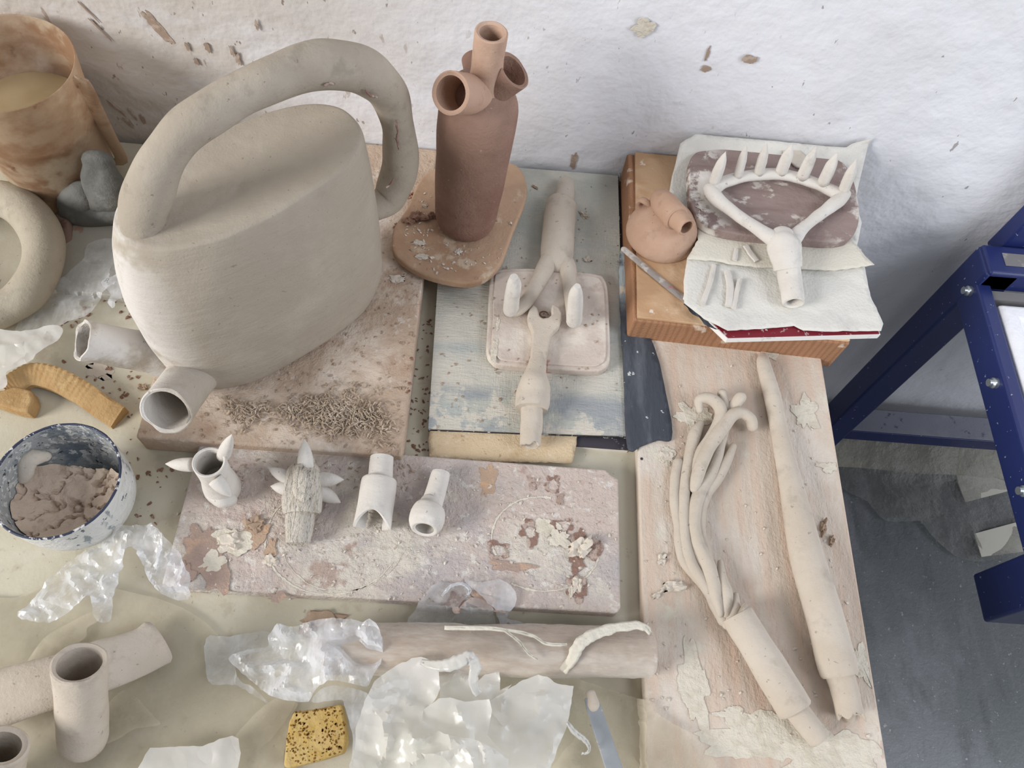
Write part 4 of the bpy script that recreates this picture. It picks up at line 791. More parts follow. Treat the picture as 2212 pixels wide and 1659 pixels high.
# ================================================================== WRAPPED ROLL, LOWER MIDDLE
wr2 = thing('wrapped_clay_roll', 'clay roll wrapped in wrinkled plastic lying along the front of the table', 'clay roll', at(1050, 1455, 0))
m2 = MB(); zc = .031
tube(m2, [P3(720, 1404, zc, 46), P3(860, 1404, zc, 49), P3(1000, 1405, zc, 50), P3(1150, 1406, zc, 50), P3(1300, 1407, zc, 50), P3(1404, 1409, zc, 50)], n=48, k=14, cap0='round', cap1='bevel', wob=.0022, wf=45); build('roll', m2, M['wrap_clay'], wr2, angle=60)
m2 = MB(); tube(m2, [P3(700, 1404, zc+.001, 50), P3(860, 1403, zc+.001, 54), P3(1000, 1404, zc+.001, 53), P3(1150, 1405, zc+.001, 54), P3(1300, 1406, zc+.001, 53), P3(1402, 1408, zc+.001, 53)], n=60, k=24, cap0='flat', cap1='flat'); m2.f = m2.f[:-2]
for i, v in enumerate(m2.v):
    c_ = P3(1050, 1404, zc, 50)[0]; ax_ = Vector((v.x, c_.y, zc)); r_d = (v-ax_).normalized(); m2.v[i] = v+r_d*(.0034*(crumple(v.x, math.atan2(v.y-c_.y, v.z-zc)*.03, 40, 4)-.45))
    m2.v[i].z = max(m2.v[i].z, .0008)
build('plastic_wrap', m2, M['wrap_film'], wr2, angle=22)
def fold(pts, w, parent, m, name='wrap_fold', seed=0, th=.0006):
    """a narrow ruffled ribbon of film: pts [(px, py, z, halfwidth px)]"""
    cu = catmull([P3(*q) for q in pts], 8); vs = []; fs = []; nn = 5
    for i, (p, r) in enumerate(cu):
        t = (cu[min(i+1, len(cu)-1)][0]-cu[max(i-1, 0)][0]).normalized(); s_ = t.cross(Vector((0, 0, 1))).normalized()
        for j in range(nn):
            u = -1+2*j/(nn-1); q = p+s_*(u*r*(1+.35*noise.noise(Vector((i*.35, u, seed)))))+Vector((0, 0, .0018*noise.noise(Vector((i*.5, u*2.5, seed+7)))+(.0012 if j % 2 else 0))); vs.append(q)
    for i in range(len(cu)-1):
        for j in range(nn-1): fs.append((i*nn+j, i*nn+j+1, (i+1)*nn+j+1, (i+1)*nn+j))
    m2 = MB(); m2.add(vs, fs); return build(name, m2, m, parent, solid=th, angle=0)
fold([(1405, 1368, .054, 5), (1385, 1352, .057, 8), (1330, 1356, .058, 10), (1280, 1372, .060, 12), (1250, 1395, .060, 13), (1235, 1425, .054, 11), (1215, 1450, .042, 9)], 0, wr2, M['paper_fold'], seed=1)
fold([(1225, 1393, .060, 3), (1180, 1390, .061, 3), (1140, 1370, .059, 3), (1060, 1358, .056, 4), (960, 1356, .054, 4)], 0, wr2, M['paper_fold'], seed=2)
fold([(1090, 1362, .057, 2), (1120, 1385, .060, 2.5), (1140, 1410, .060, 2), (1160, 1425, .057, 1.5)], 0, wr2, M['paper_fold'], seed=3)

# ================================================================== BOWL
bc = at(122, 1036, .078); bcx, bcy, br = bc.x, bc.y, .0575
bw = thing('enamel_bowl', 'white enamel bowl with a chipped navy rim and clay-crusted sides', 'bowl', (bcx, bcy, 0))
m2 = MB(); tube(m2, [(Vector((bcx, bcy, z_)), r_) for z_, r_ in ((.0005, .034), (.004, .040), (.02, .0525), (.04, .0575), (.06, .0588), (.078, .0588))], n=56, k=4, cap0='flat', cap1='flat', wall=.0022, depth=.2, wob=.0003, wf=40); build('shell', m2, M['enamel'], bw, mat2=M['enamel_in'], facesel=lambda p: (Vector((p.center.x, p.center.y, 0)).dot(Vector((p.normal.x, p.normal.y, 0))) < -.0002) , angle=50)
m2 = MB(); n = 64; tube(m2, [(Vector((bcx+.0580*math.cos(2*PI*i/n), bcy+.0580*math.sin(2*PI*i/n), .0785)), .0013) for i in range(n+1)], n=8, k=1, cap0='flat', cap1='flat', smooth=False, wob=.0003, wf=200); build('rim', m2, M['rim_dark'], bw, angle=0)
m2 = MB()
def slipz(x, y):
    dx, dy = x-bcx, y-bcy; r = math.hypot(dx, dy)/.054
    z_ = .028+.012*max(0, -dy/.054)*.4+.016*r**4*(1 if dx < .01 else .7)+.008*abs(noise.noise(Vector((x*26, y*26, 3))))
    crack = abs(noise.noise(Vector((x*22+2, y*34, 7)))+.3*noise.noise(Vector((x*90, y*90, 4)))); z_ -= .006*math.exp(-(crack/.035)**2); z_ += .0025*noise.noise(Vector((x*110, y*110, 1)))
    return z_
circ = [(bcx+.0545*math.cos(2*PI*i/40), bcy+.0545*math.sin(2*PI*i/40)) for i in range(40)]
circ = [(x, y if y < bcy+.02 else bcy+.02+(y-bcy-.02)*(.35+.25*noise.noise(Vector((x*60, 0, 2))))) for x, y in circ]
sheet(m2, circ, .002, slipz, smooth=False, seed=4); 
s_ = tag(build('dried_clay', m2, M['slip'], angle=35), 'cracked brown clay drying inside the enamel bowl', 'clay')
m2 = MB(); q = (bcx-.046, bcy+.030); tube(m2, [(Vector((bcx-.050, bcy+.012, .045)), .008), (Vector((bcx-.044, bcy+.026, .056)), .010), (Vector((bcx-.033, bcy+.032, .052)), .006)], n=14, k=3, wob=.003, wf=90, sq=.6); tag(build('clay_lump', m2, M['crumb_lt'], angle=0), 'pale clay lump stuck inside the left rim of the enamel bowl', 'clay scrap')

# ================================================================== OCHRE RIBBED STRIP
def ribbed(pts, hw, hgt, m, parent):
    cu = catmull([(at(x, y, 0), h) for x, y, h in pts], 26); vs = []; fs = []; N_ = len(cu)
    for i, (p, zz) in enumerate(cu):
        t = (cu[min(i+1, N_-1)][0]-cu[max(i-1, 0)][0]).normalized(); s_ = Vector((-t.y, t.x, 0)); rib = .0007*math.sin(i*1.05) if i < N_*.72 else 0
        b0 = p+Vector((0, 0, zz)); w_ = hw*(1 if i > 4 else .8)
        vs += [b0-s_*w_, b0-s_*w_+Vector((0, 0, hgt*.45)), b0-s_*w_*.9+Vector((0, 0, hgt*.5)), b0+s_*w_*.75+Vector((0, 0, hgt+rib)), b0+s_*w_*.95+Vector((0, 0, hgt*.95+rib)), b0+s_*w_+Vector((0, 0, 0))]
    for i in range(N_-1):
        for j in range(6): k2 = (j+1) % 6; fs.append((i*6+j, (i+1)*6+j, (i+1)*6+k2, i*6+k2))
    fs += [tuple(range(6)), tuple(reversed(range((N_-1)*6, N_*6)))]
    m2 = MB(); m2.add(vs, fs); return build('ribbed_strip', m2, m, parent, angle=35, wob=.0006, wf=60)
oc = thing('ochre_strip', 'curved ochre foam strip with a ribbed top, above the enamel bowl', 'foam strip', at(150, 860, 0))
ribbed([(22, 852, 0), (45, 835, .002), (85, 822, .006), (135, 833, .008), (185, 858, .006), (225, 885, .003), (262, 908, 0)], .0125, .014, M['ochre'], oc)
m2 = MB(); prism(m2, pxpoly([(-40, 845), (5, 842), (30, 832), (66, 842), (72, 862), (60, 890), (30, 885), (-40, 862)], .02), 0, .02); build('end_lump', m2, M['ochre'], oc, bevel=.003, smooth=False)

# ================================================================== YELLOW SPONGE
spz = .030
m2 = MB(); pb = pxpoly([(634, 1538), (690, 1530), (738, 1520), (745, 1555), (750, 1600), (742, 1626), (700, 1640), (622, 1660), (612, 1655), (618, 1600), (624, 1560)], spz)
prism(m2, pb, spz-.018, spz); sg = tag(build('sponge', m2, M['sponge'], bevel=.003, smooth=False), 'yellow porous sponge on the plastic sheeting at the bottom', 'sponge')
m2 = MB(); rng = random.Random(5); k = 0
while k < 260:
    px, py = rng.uniform(618, 746), rng.uniform(1528, 1652); p = at(px, py, spz)
    if not inside(p.x, p.y, [(q.x, q.y) for q in pb]): continue
    if noise.noise(Vector((px*.03, py*.03, 1))) < rng.uniform(-.5, .3): continue
    k += 1; r = rng.uniform(.0004, .0013); splat(m2, (p.x, p.y), r, r*.8, spz, k, rng.uniform(0, 3), .3, n=8, th=.0001)
build('painted_pores', m2, M['pore_shade'], sg, smooth=False)['kind'] = 'stuff'  # flat dark spots, hole shade painted onto the sponge top

# ================================================================== METAL STRIP, BOTTOM
ms = thing('metal_strip', 'blue-grey flat strip with a clay-covered tip, poking from the bottom edge', 'tool', at(1300, 1620, .03))
a, b = at(1275, 1505, .034), at(1345, 1720, .030)
m2 = MB(); d = (b-a).normalized(); s_ = Vector((-d.y, d.x, 0)); wd = R(a, 16)
prism(m2, [a.xy-s_.xy*wd*.8, a.xy+s_.xy*wd*.8, (a.lerp(b, .1)).xy+s_.xy*wd, b.xy+s_.xy*wd*1.15, b.xy-s_.xy*wd*1.15, (a.lerp(b, .1)).xy-s_.xy*wd], .0315, .0345); build('blade', m2, M['steel'], ms, smooth=False, bevel=.0008)
m2 = MB(); tube(m2, [(at(1276, 1500, .033), .0045), (at(1280, 1522, .0335), .0065)], n=12, k=3, sq=.45, wob=.0015, wf=120); build('clay_tip', m2, M['clay_beige'], ms, angle=0)

# ================================================================== PIPES LOWER LEFT
xp = thing('clay_pipe_cross', 'branching clay pipe with one opening facing up, lower left corner', 'pipe', at(170, 1560, 0))
t1 = at(172, 1432, .105); b1 = at(180, 1592, .021)
m2 = MB(); tube(m2, [(b1, .0206), (b1.lerp(t1, .3), .0208), (b1.lerp(t1, .7), .0208), (t1, .0212)], n=36, k=6, cap0='round', cap1='flat', wall=.0042, depth=.07, wob=.0008, wf=40, rimwob=.002); build('upright_pipe', m2, M['clay_beige'], xp)
m2 = MB(); tube(m2, [P3(-70, 1530, .035, 66), P3(60, 1490, .036, 60), P3(150, 1462, .036, 56), P3(220, 1435, .034, 54), P3(300, 1403, .028, 50), P3(334, 1384, .024, 54)], n=30, k=5, cap0='flat', cap1='bevel', wob=.001, wf=35, sq=.62)
xa, xb = at(200, 1440, .03).x, at(330, 1390, .03).x
m2.v = [Vector((v.x, v.y, .008+(v.z-.008)*(1-.62*max(0, min(1, (v.x-xa)/(xb-xa)))))) for v in m2.v]
build('flattened_pipe', m2, M['clay_beige'], xp, angle=50)
px_ = thing('clay_pipe', 'open clay pipe end cut off by the lower left corner', 'pipe', at(0, 1640, 0))
t2 = at(6, 1612, .085); b2 = at(-60, 1760, .02)
m2 = MB(); tube(m2, [(b2, .026), (b2.lerp(t2, .5), .026), (t2, R(t2, 52))], n=36, k=6, cap0='round', cap1='flat', wall=.006, depth=.07, wob=.0008, wf=40); build('pipe_body', m2, M['clay_beige'], px_)

# ================================================================== LEFT RING / HANDLE
rg = thing('clay_ring', 'thick smooth clay ring cut off by the left edge, in front of the stained jug', 'clay ring', at(-20, 560, 0))
m2 = MB(); zc = .024
tube(m2, [P3(-190, 500, zc, 36), P3(-120, 445, zc, 36), P3(-50, 432, zc, 36), P3(14, 432, zc+.004, 40), P3(62, 464, zc+.012, 42), P3(92, 515, zc+.018, 42), P3(90, 575, zc+.014, 40), P3(60, 630, zc+.006, 40), P3(15, 664, zc, 37), P3(-50, 690, zc, 36), P3(-130, 680, zc, 36), P3(-180, 620, zc, 36), P3(-195, 550, zc, 36), P3(-190, 500, zc, 36)], n=28, k=6, cap0='flat', cap1='flat', wob=.0008, wf=20); build('ring', m2, M['clay_left'], rg, angle=0)

# ================================================================== JUG
jc = Vector((-.553, .676, 0)); 
jg = thing('plastic_jug', 'rust-stained translucent plastic jug of cloudy water at the upper left', 'jug', jc)
jt = Vector((-.541, .669, .19)); jr = .0735
m2 = MB(); tube(m2, [(jc+Vector((0, 0, .0005)), .056), (jc+Vector((0, 0, .006)), .060), (jc.lerp(jt, .5), .066), (jt, jr)], n=56, k=6, cap0='flat', cap1='flat', wall=.0018, depth=.3); build('shell', m2, M['jar'], jg)
q = jc.lerp(jt, .60); m2 = MB(); tube(m2, [(jc+Vector((0, 0, .035)), .059), (q, .0655)], n=48, k=4, cap0='flat', cap1='flat'); build('water', m2, M['water'], jg, angle=50)
m2 = MB(); tube(m2, [(jc+Vector((0, 0, .004)), .0565), (jc+Vector((0, 0, .034)), .0590)], n=48, k=3, cap0='flat', cap1='flat'); build('sediment', m2, M['sediment'], jg, angle=50)
m2 = MB(); h0 = aty(178, 175, .665); h1 = at(262, 345, .03); tube(m2, [(aty(160, 185, .668), .004), (h0, .008), (h0.lerp(h1, .35), .009), (h0.lerp(h1, .7), .009), (h1, .008), (at(232, 350, .02), .004)], n=12, k=4, sq=.45, up=(0, 1, 0)); build('handle', m2, M['jar'], jg)
# charcoal rubber bundle
gc = thing('rubber_bundle', 'crumpled charcoal rubber glove leaning against the stained jug', 'glove', at(200, 480, 0))
m2 = MB(); g0 = at(215, 470, .0); 
tube(m2, [(at(226, 458, .02), .016), (at(225, 428, .045), .024), (aty(219, 385, at(225, 425, .045).y+.004), .025), (aty(215, 358, at(225, 425, .045).y+.010), .019)], n=24, k=6, wob=.006, wf=42, sq=.5, up=(0, 1, 0)); build('thumb', m2, M['grey_cloth'], gc, angle=0)
m2 = MB(); tube(m2, [(at(168, 468, .014), .020), (at(172, 440, .030), .023), (at(184, 412, .046), .014), (at(191, 396, .055), .004)], n=22, k=6, wob=.007, wf=45, sq=.6, up=(0, 1, 0)); build('finger', m2, M['grey_cloth'], gc, angle=0)
m2 = MB(); tube(m2, [(at(150, 462, .014), .014), (at(200, 462, .018), .019), (at(250, 455, .020), .021), (at(285, 450, .018), .018)], n=20, k=5, wob=.006, wf=34, sq=.8); m2.v = [Vector((v.x, v.y, max(v.z, .0005))) for v in m2.v]; build('cuff', m2, M['grey_cloth'], gc, angle=0)
m2 = MB(); tube(m2, [(at(128, 470, .012), .007), (at(142, 485, .014), .009), (at(146, 512, .012), .007), (at(140, 540, .008), .004)], n=14, k=4, wob=.003, wf=90); tag(build('leather_scrap', m2, M['leather'], angle=0), 'small curled brown leather scrap beside the clay ring', 'scrap')

# ================================================================== PLASTIC FILM
def film(name, px, z0, amp, f, m, label, cat='plastic sheet', step=.004, rag=.001, seed=1, shape=None, follow=True, smooth=True, p=1.3, edge=0):
    poly = pxpoly(px, z0); m2 = MB()
    cxm = sum(q[0] for q in poly)/len(poly); cym = sum(q[1] for q in poly)/len(poly)
    def zf(x, y):
        g = gsoft(x, y, .005) if follow else 0
        z_ = max(z0, g+.0015)+amp*crumple(x, y, f*(2.6 if f < 13 else 1.8), seed*3.7)**p
        if shape: z_ += shape(x, y)
        return z_
    sheet(m2, poly, step, zf, rag=rag, smooth=smooth, seed=seed)
    return tag(build(name, m2, M[m], angle=24), label, cat)
film('plastic_sheet', [(-80, 1330), (40, 1290), (150, 1250), (260, 1275), (360, 1300), (430, 1335), (500, 1400), (560, 1460), (640, 1500), (600, 1580), (520, 1660), (480, 1740), (-80, 1740)], .002, .006, 7, 'film_milky', 'large milky plastic sheet under the pipes, lower left', step=.006, seed=2)
film('plastic_film', [(60, 1340), (100, 1290), (150, 1230), (205, 1190), (245, 1165), (262, 1146), (300, 1150), (345, 1148), (375, 1175), (400, 1205), (422, 1245), (428, 1275), (410, 1306), (370, 1295), (345, 1275), (325, 1240), (305, 1195), (285, 1210), (272, 1260), (262, 1300), (255, 1345), (228, 1350), (215, 1300), (180, 1320), (120, 1350)], .012, .030, 17, 'film_shiny', 'shiny crinkled clear plastic arching over the left end of the front board', step=.0028, seed=3, rag=.002)
def qa(pts): return [(440+x/2.127, 1330+y/2.127) for x, y in pts]
def qb(pts): return [(x/3.352, 1240+y/3.352) for x, y in pts]
film('plastic_sheet', qb([(205, 665), (330, 480), (520, 360), (700, 280), (745, 330), (650, 400), (620, 480), (400, 610)]), .004, .008, 9, 'film_milky', 'thin plastic flap behind the branching pipe', step=.004, seed=21)
film('plastic_sheet', qb([(740, 1230), (760, 1100), (800, 960), (850, 880), (930, 850), (1050, 940), (1120, 1030), (1170, 1095), (1000, 1120), (870, 1200)]), .004, .014, 13, 'film_milky', 'dusty wrinkled plastic scrap right of the upright pipe', step=.0035, seed=22, rag=.001)
film('plastic_film', qa([(20, 110), (110, 100), (170, 90), (310, 80), (330, 150), (220, 180), (150, 205), (170, 300), (230, 330), (300, 400), (270, 390), (150, 322), (30, 305)]), .006, .014, 12, 'film', 'flat clear plastic at the left of the crinkled heap', step=.003, seed=23, follow=False)
film('plastic_sheet', qa([(320, 385), (430, 400), (410, 450), (385, 560), (370, 640), (350, 790), (100, 790), (160, 640), (150, 548)]), .008, .006, 9, 'film_milky', 'smooth milky plastic band left of the yellow sponge', step=.004, seed=24, follow=False)
film('plastic_sheet', qb([(990, 1480), (1030, 1400), (1075, 1310), (1110, 1262), (1380, 1248), (1480, 1250), (1600, 1200), (1690, 1172), (1735, 1190), (1752, 1300), (1720, 1450), (1700, 1600), (980, 1600)]), .014, .012, 8, 'white_sheet', 'creased white plastic at the bottom edge, left of the sponge', step=.004, seed=5, follow=False, smooth=False)
film('plastic_film', qa([(140, 215), (160, 195), (250, 165), (310, 160), (320, 110), (370, 72), (450, 82), (520, 60), (600, 50), (700, 60), (745, 68), (790, 65), (825, 105), (838, 170), (830, 230), (800, 285), (765, 345), (700, 335), (640, 325), (560, 345), (505, 410), (420, 405), (330, 380), (250, 320), (175, 250)]), .016, .034, 15, 'film_shiny', 'bright crinkled clear plastic heap left of the wrapped roll', step=.0026, seed=4, rag=.0015, follow=False, shape=lambda x, y: .022 if x > -.12 else .022*max(0, (x+.22)/.1))
film('plastic_film', qa([(500, 400), (540, 345), (600, 325), (680, 335), (755, 362), (775, 440), (740, 560), (720, 700), (690, 790), (650, 790), (690, 600), (660, 450), (640, 392), (580, 395)]), .022, .010, 13, 'film_shiny', 'clear plastic loop curling around the yellow sponge', step=.003, seed=11, follow=False)
film('plastic_sheet', qa([(1560, 255), (1700, 290), (2030, 400), (2045, 440), (2130, 500), (2260, 590), (2300, 790), (1600, 790), (1640, 640), (1700, 560), (1690, 400)]), .006, .018, 9, 'film_milky', 'cream translucent plastic over the lower corner of the pine board', step=.004, seed=9)
film('plastic_sheet', qa([(1080, 270), (1200, 235), (1232, 330), (1290, 280), (1355, 266), (1358, 350), (1410, 325), (1330, 420), (1200, 420), (1085, 400)]), .024, .022, 14, 'white_sheet', 'cream crumpled plastic in the hollow between the roll and the white sheets', step=.0028, seed=8, rag=.0008, follow=False, smooth=False)
film('white_sheet', qa([(1300, 400), (1400, 342), (1460, 302), (1530, 280), (1570, 290), (1620, 320), (1692, 332), (1675, 440), (1665, 520), (1625, 600), (1590, 700), (1560, 800), (1380, 800), (1390, 650), (1300, 560)]), .036, .020, 8, 'white_sheet', 'pale smoothly curved plastic sheet at the right of the white heap', step=.0032, seed=7, rag=.0010, follow=False, smooth=False)
film('white_sheet', qa([(1005, 440), (1080, 385), (1130, 380), (1200, 400), (1260, 392), (1310, 388), (1322, 440), (1312, 500), (1300, 550), (1345, 600), (1392, 655), (1300, 660), (1130, 600), (1005, 500)]), .046, .018, 8, 'white_sheet', 'folded white plastic panel in the middle of the bottom heap', step=.003, seed=16, rag=.0004, follow=False, smooth=False)
film('white_sheet', qa([(690, 800), (695, 700), (700, 600), (706, 520), (730, 440), (765, 370), (790, 310), (850, 260), (900, 228), (960, 205), (1000, 200), (1040, 215), (1080, 258), (1086, 340), (1065, 395), (1010, 440), (1005, 485), (1110, 555), (1250, 580), (1330, 620), (1390, 665), (1400, 800)]), .044, .044, 8, 'white_sheet', 'brightest crumpled white plastic sheet at the bottom centre', step=.003, seed=6, rag=.0012, follow=False, smooth=False)
fold([(910, 1430, .070, 5), (945, 1438, .080, 11), (985, 1432, .086, 14), (1012, 1420, .088, 13), (1026, 1440, .084, 12), (1022, 1475, .076, 10), (1034, 1500, .066, 8)], 0, None, M['white_sheet'], name='plastic_ruffle', seed=12); tag(bpy.data.objects['plastic_ruffle'], 'twisted white plastic ruffle along the top of the white heap', 'plastic scrap')
film('plastic_film', [(880, 1345), (905, 1310), (945, 1268), (1010, 1282), (990, 1320), (960, 1362), (900, 1366)], .006, .006, 12, 'film', 'greyish torn plastic strip at the front edge of the chalky board', step=.003, seed=12, rag=.001)
film('plastic_film', [(985, 1330), (1020, 1300), (1060, 1320), (1070, 1355), (1040, 1372), (960, 1368)], .006, .006, 12, 'film', 'crumpled clear plastic in front of the greyish torn strip', step=.003, seed=13, rag=.001)
film('plastic_film', [(1000, 1262), (1040, 1268), (1075, 1262), (1105, 1280), (1112, 1310), (1098, 1335), (1130, 1345), (1145, 1365), (1120, 1372), (1100, 1345), (1085, 1365), (1075, 1335), (1040, 1300), (1020, 1280)], .006, .007, 16, 'film_shiny', 'small clear plastic scrap overhanging the chalky board edge', step=.0025, seed=14, rag=.002)
m2 = MB()
fold([(955, 1288, .028, 2), (975, 1266, .031, 3), (1000, 1262, .032, 3), (1015, 1275, .030, 2), (1010, 1285, .027, 2)], 0, None, M['film_shiny'], name='plastic_curl', seed=9); tag(bpy.data.objects['plastic_curl'], 'thin curl of clear plastic on the chalky board', 'plastic scrap')
fold([(1225, 1560, .052, 3), (1240, 1580, .050, 5), (1262, 1598, .048, 5), (1272, 1612, .046, 3), (1270, 1625, .040, 2), (1256, 1628, .036, 2)], 0, None, M['white_sheet'], name='plastic_curl', seed=10); tag(bpy.data.objects['plastic_curl.001'], 'curled white plastic shred left of the metal strip', 'plastic scrap')
film('plastic_sheet', [(20, 655), (60, 635), (130, 615), (155, 600), (190, 580), (195, 545), (215, 530), (275, 530), (290, 610), (272, 625), (235, 640), (215, 665), (195, 690), (160, 695), (110, 712), (45, 725), (40, 700), (55, 680), (35, 680)], .010, .014, 11, 'film', 'clear plastic sheet draped between the clay ring and the big can', step=.0035, seed=15)
film('plastic_film', [(222, 615), (245, 598), (270, 590), (285, 640), (262, 650), (250, 670), (238, 665), (240, 640)], .024, .010, 22, 'film_shiny', 'bluish crinkled plastic corner touching the watering can', step=.0025, seed=16, rag=.002)
film('plastic_sheet', [(-60, 722), (50, 720), (110, 708), (140, 715), (128, 740), (90, 765), (70, 785), (35, 800), (18, 810), (15, 840), (-60, 838)], .022, .012, 10, 'white_sheet', 'white plastic sheet at the left edge above the ochre strip', step=.0035, seed=17, rag=.001, follow=False)

# ================================================================== BLUE FRAME AND TRAY
bf = thing('blue_frame', 'dark blue tubular metal frame standing right of the table', 'frame', (.95, .5, FLOOR))
fx, fy, fz = .70, .70, -.035
top = Vector((.700, .700, -.030)); s_ = .050
lp = aty(2060, 590, .70); leg_top = Vector((.690, .695, -.035))
def lbeam(name, p, q, w, h, m='blue', up=(0, 0, 1), parent=bf):
    m2 = MB(); beam(m2, p, q, w, h, up); return build(name, m2, M[m], parent, smooth=False, bevel=.004)
cx_ = .715
lbeam('rear_leg', (.720, .69, FLOOR), (.712, .69, -.02), .05, .05, up=(0, 1, 0))
lbeam('rear_rail', (.690, .69, -.036), (1.55, .69, -.036), .05, .04)
lbeam('upper_post', (.745, .733, -.05), (.745, .733, .42), .04, .03, up=(0, 1, 0))
sr = lbeam('side_rail', (.699, .70, -.070), (.699, .05, -.070), .022, .05)
lbeam('front_post', (.731, .265, -.215), (.731, .265, -.098), .065, .065, up=(0, 1, 0))
lbeam('lower_bar', (cx_, .70, -.575), (1.55, .70, -.575), .055, .04, m='blue')
lbeam('lower_bar_top', (cx_+.02, .70, -.5545), (1.55, .70, -.5545), .050, .0015, m='blue_dusty')
lbeam('rail_tape', (cx_+.0, .69, -.0155), (1.5, .69, -.0155), .022, .001, m='grey_strip')
lbeam('rear_leg', (1.55, .70, FLOOR), (1.55, .70, -.035), .05, .05, up=(0, 1, 0))
lbeam('front_rail', (.70, .04, -.10), (1.55, .04, -.10), .05, .04)
lbeam('front_leg', (1.55, .04, FLOOR), (1.55, .04, -.12), .05, .05, up=(0, 1, 0))
for t in (.055, .285, .52):
    p = Vector((.688, .70, -.060)).lerp(Vector((.688, .05, -.060)), t)
    m2 = MB(); tube(m2, [(p, .0075), (p+Vector((-.005, 0, 0)), .0075), (p+Vector((-.007, 0, 0)), .0055), (p+Vector((-.011, 0, 0)), .0052)], n=16, k=1, cap0='flat', cap1='flat', smooth=False); build('screw', m2, M['screw'], bf, smooth=True)
ty = thing('canvas_tray', 'shallow white canvas-lined tray held in the blue frame', 'tray', (1.0, .4, -.1))
def sl(y, dz=0): return -.060+dz
m2 = MB(); x0, x1, y0, y1 = .714, 1.45, .08, .635
wv = lambda x, y, dz: Vector((x, y, sl(y, dz)))
vs = []; fs = []
rr_ = [(0, -.02), (0, .012), (.004, .016), (.022, .016), (.034, .002), (.05, -.004)]
for ins, dz in rr_: vs += [wv(x0+ins, y0+ins, dz), wv(x1-ins, y0+ins, dz), wv(x1-ins, y1-ins, dz), wv(x0+ins, y1-ins, dz)]
for i in range(len(rr_)-1):
    for j in range(4): k2 = (j+1) % 4; fs.append((i*4+j, i*4+k2, (i+1)*4+k2, (i+1)*4+j))
fs.append(tuple((len(rr_)-1)*4+j for j in range(4))); fs.append((3, 2, 1, 0)); m2.add(vs, fs)
build('lining', m2, M['tray_rim'], ty, smooth=False, bevel=.003, mat2=M['tray_in'], facesel=lambda p: p.area > .2)
m2 = MB(); a, b = wv(x0-.0005, y0, -.012), wv(x0-.0005, y1, -.012); beam(m2, a, b, .004, .03); build('edge_strip', m2, M['grey_strip'], ty, smooth=False)
m2 = MB(); box(m2, (.70, .645, -.085), (1.5, .660, -.05)); build('back_plate', m2, M['grey_strip'], ty, smooth=False)

# ================================================================== FLOOR CLUTTER
def fl(px, z=FLOOR+.002): return pxpoly(px, z)
m2 = MB(); sheet(m2, fl([(1780, 870), (1900, 910), (2050, 945), (2230, 955), (2300, 1000), (2300, 1160), (2200, 1200), (2130, 1215), (2060, 1205), (1990, 1140), (1975, 1128), (1910, 1128), (1870, 1090), (1790, 1040), (1700, 960)]), .02, lambda x, y: FLOOR+.004+.02*ridged(x, y, 4, 3)**2+max(0, y-.62)*.5, seed=21, rag=.004)
m2.v = [Vector((v.x, min(v.y, WALL_Y-.006), v.z)) for v in m2.v]
tag(build('plastic_sheet', m2, M['tarp_dim'], angle=0), 'dusty grey plastic sheet crumpled on the floor by the wall', 'plastic sheet')
m2 = MB(); vs = []; n = 60
for i in range(n):
    x = .55+1.3*i/(n-1); 
    zt_ = FLOOR+.085-.035*max(0, (x-.75))+.012*noise.noise(Vector((x*4, 0, 1)))
    for j in range(8):
        t = j/7; y = WALL_Y-.004-.10*t**1.6; z_ = zt_*(1-t)+(FLOOR+.012)*t+.008*noise.noise(Vector((x*9, t*3, 2))); vs.append(Vector((x, y-(.0 if j == 0 else .002), z_)))
m2.add(vs, [(i*8+j, i*8+j+1, (i+1)*8+j+1, (i+1)*8+j) for i in range(n-1) for j in range(7)])
tag(build('floor_tarp', m2, M['tarp'], solid=.0008, angle=0), 'dusty beige plastic tarp turned up along the foot of the wall', 'tarp')
for poly_, lab, z_ in (([(2070, 1045), (2060, 1000), (2185, 1045), (2180, 1060), (2085, 1085)], 'creased pale cardboard piece behind the blue lower bar', .012), ([(2104, 1153), (2300, 1100), (2300, 1180), (2120, 1203)], 'pale cardboard piece on the floor behind the blue front post', .014)):
    m2 = MB(); prism(m2, fl(poly_, FLOOR+z_), FLOOR+z_-.002, FLOOR+z_+.001); tag(build('cardboard', m2, M['card'], smooth=False), lab, 'cardboard')

# ================================================================== CRUMBS, FLAKES, SHAVINGS
def chunk(px, py, r, h, m, label, cat='clay crumb', seed=1, group=None, rot=0, name='clay_crumb', asp=.7):
    g = at(px, py, 0); z_ = 0
    for _ in range(4): g = at(px, py, z_); z_ = ground(g.x, g.y)
    m2 = MB(); bm = bmesh.new(); bmesh.ops.create_icosphere(bm, subdivisions=3, radius=1)
    ca, sa = math.cos(rot), math.sin(rot)
    for v in bm.verts:
        k_ = 1+.75*noise.noise(v.co*1.4+Vector((seed*3.1, 0, 0)))+.5*noise.noise(v.co*3.6+Vector((seed, 0, 0)))
        x, y, z2 = v.co.x*r*.85*k_, v.co.y*r*.85*asp*k_, max(-.1, min(.45, v.co.z))*h*k_+h*.35*noise.noise(Vector((v.co.x*2.2, v.co.y*2.2, seed))); m2.v.append(Vector((g.x+x*ca-y*sa, g.y+x*sa+y*ca, z_+max(.0002, z2+h*.1))))
    m2.f = [tuple(v.index for v in f.verts) for f in bm.faces]; bm.free()
    return tag(build(name, m2, M[m], angle=22), label, cat, group)
chunk(858, 603, .0095, .003, 'crumb_lt', 'flat cream clay chip beside the right foot of the watering can', seed=2, name='clay_chip')
chunk(903, 345, .013, .012, 'clay_lt', 'smooth white clay petal behind the loop of the big handle', seed=3, rot=1.3, name='clay_petal', asp=.55)
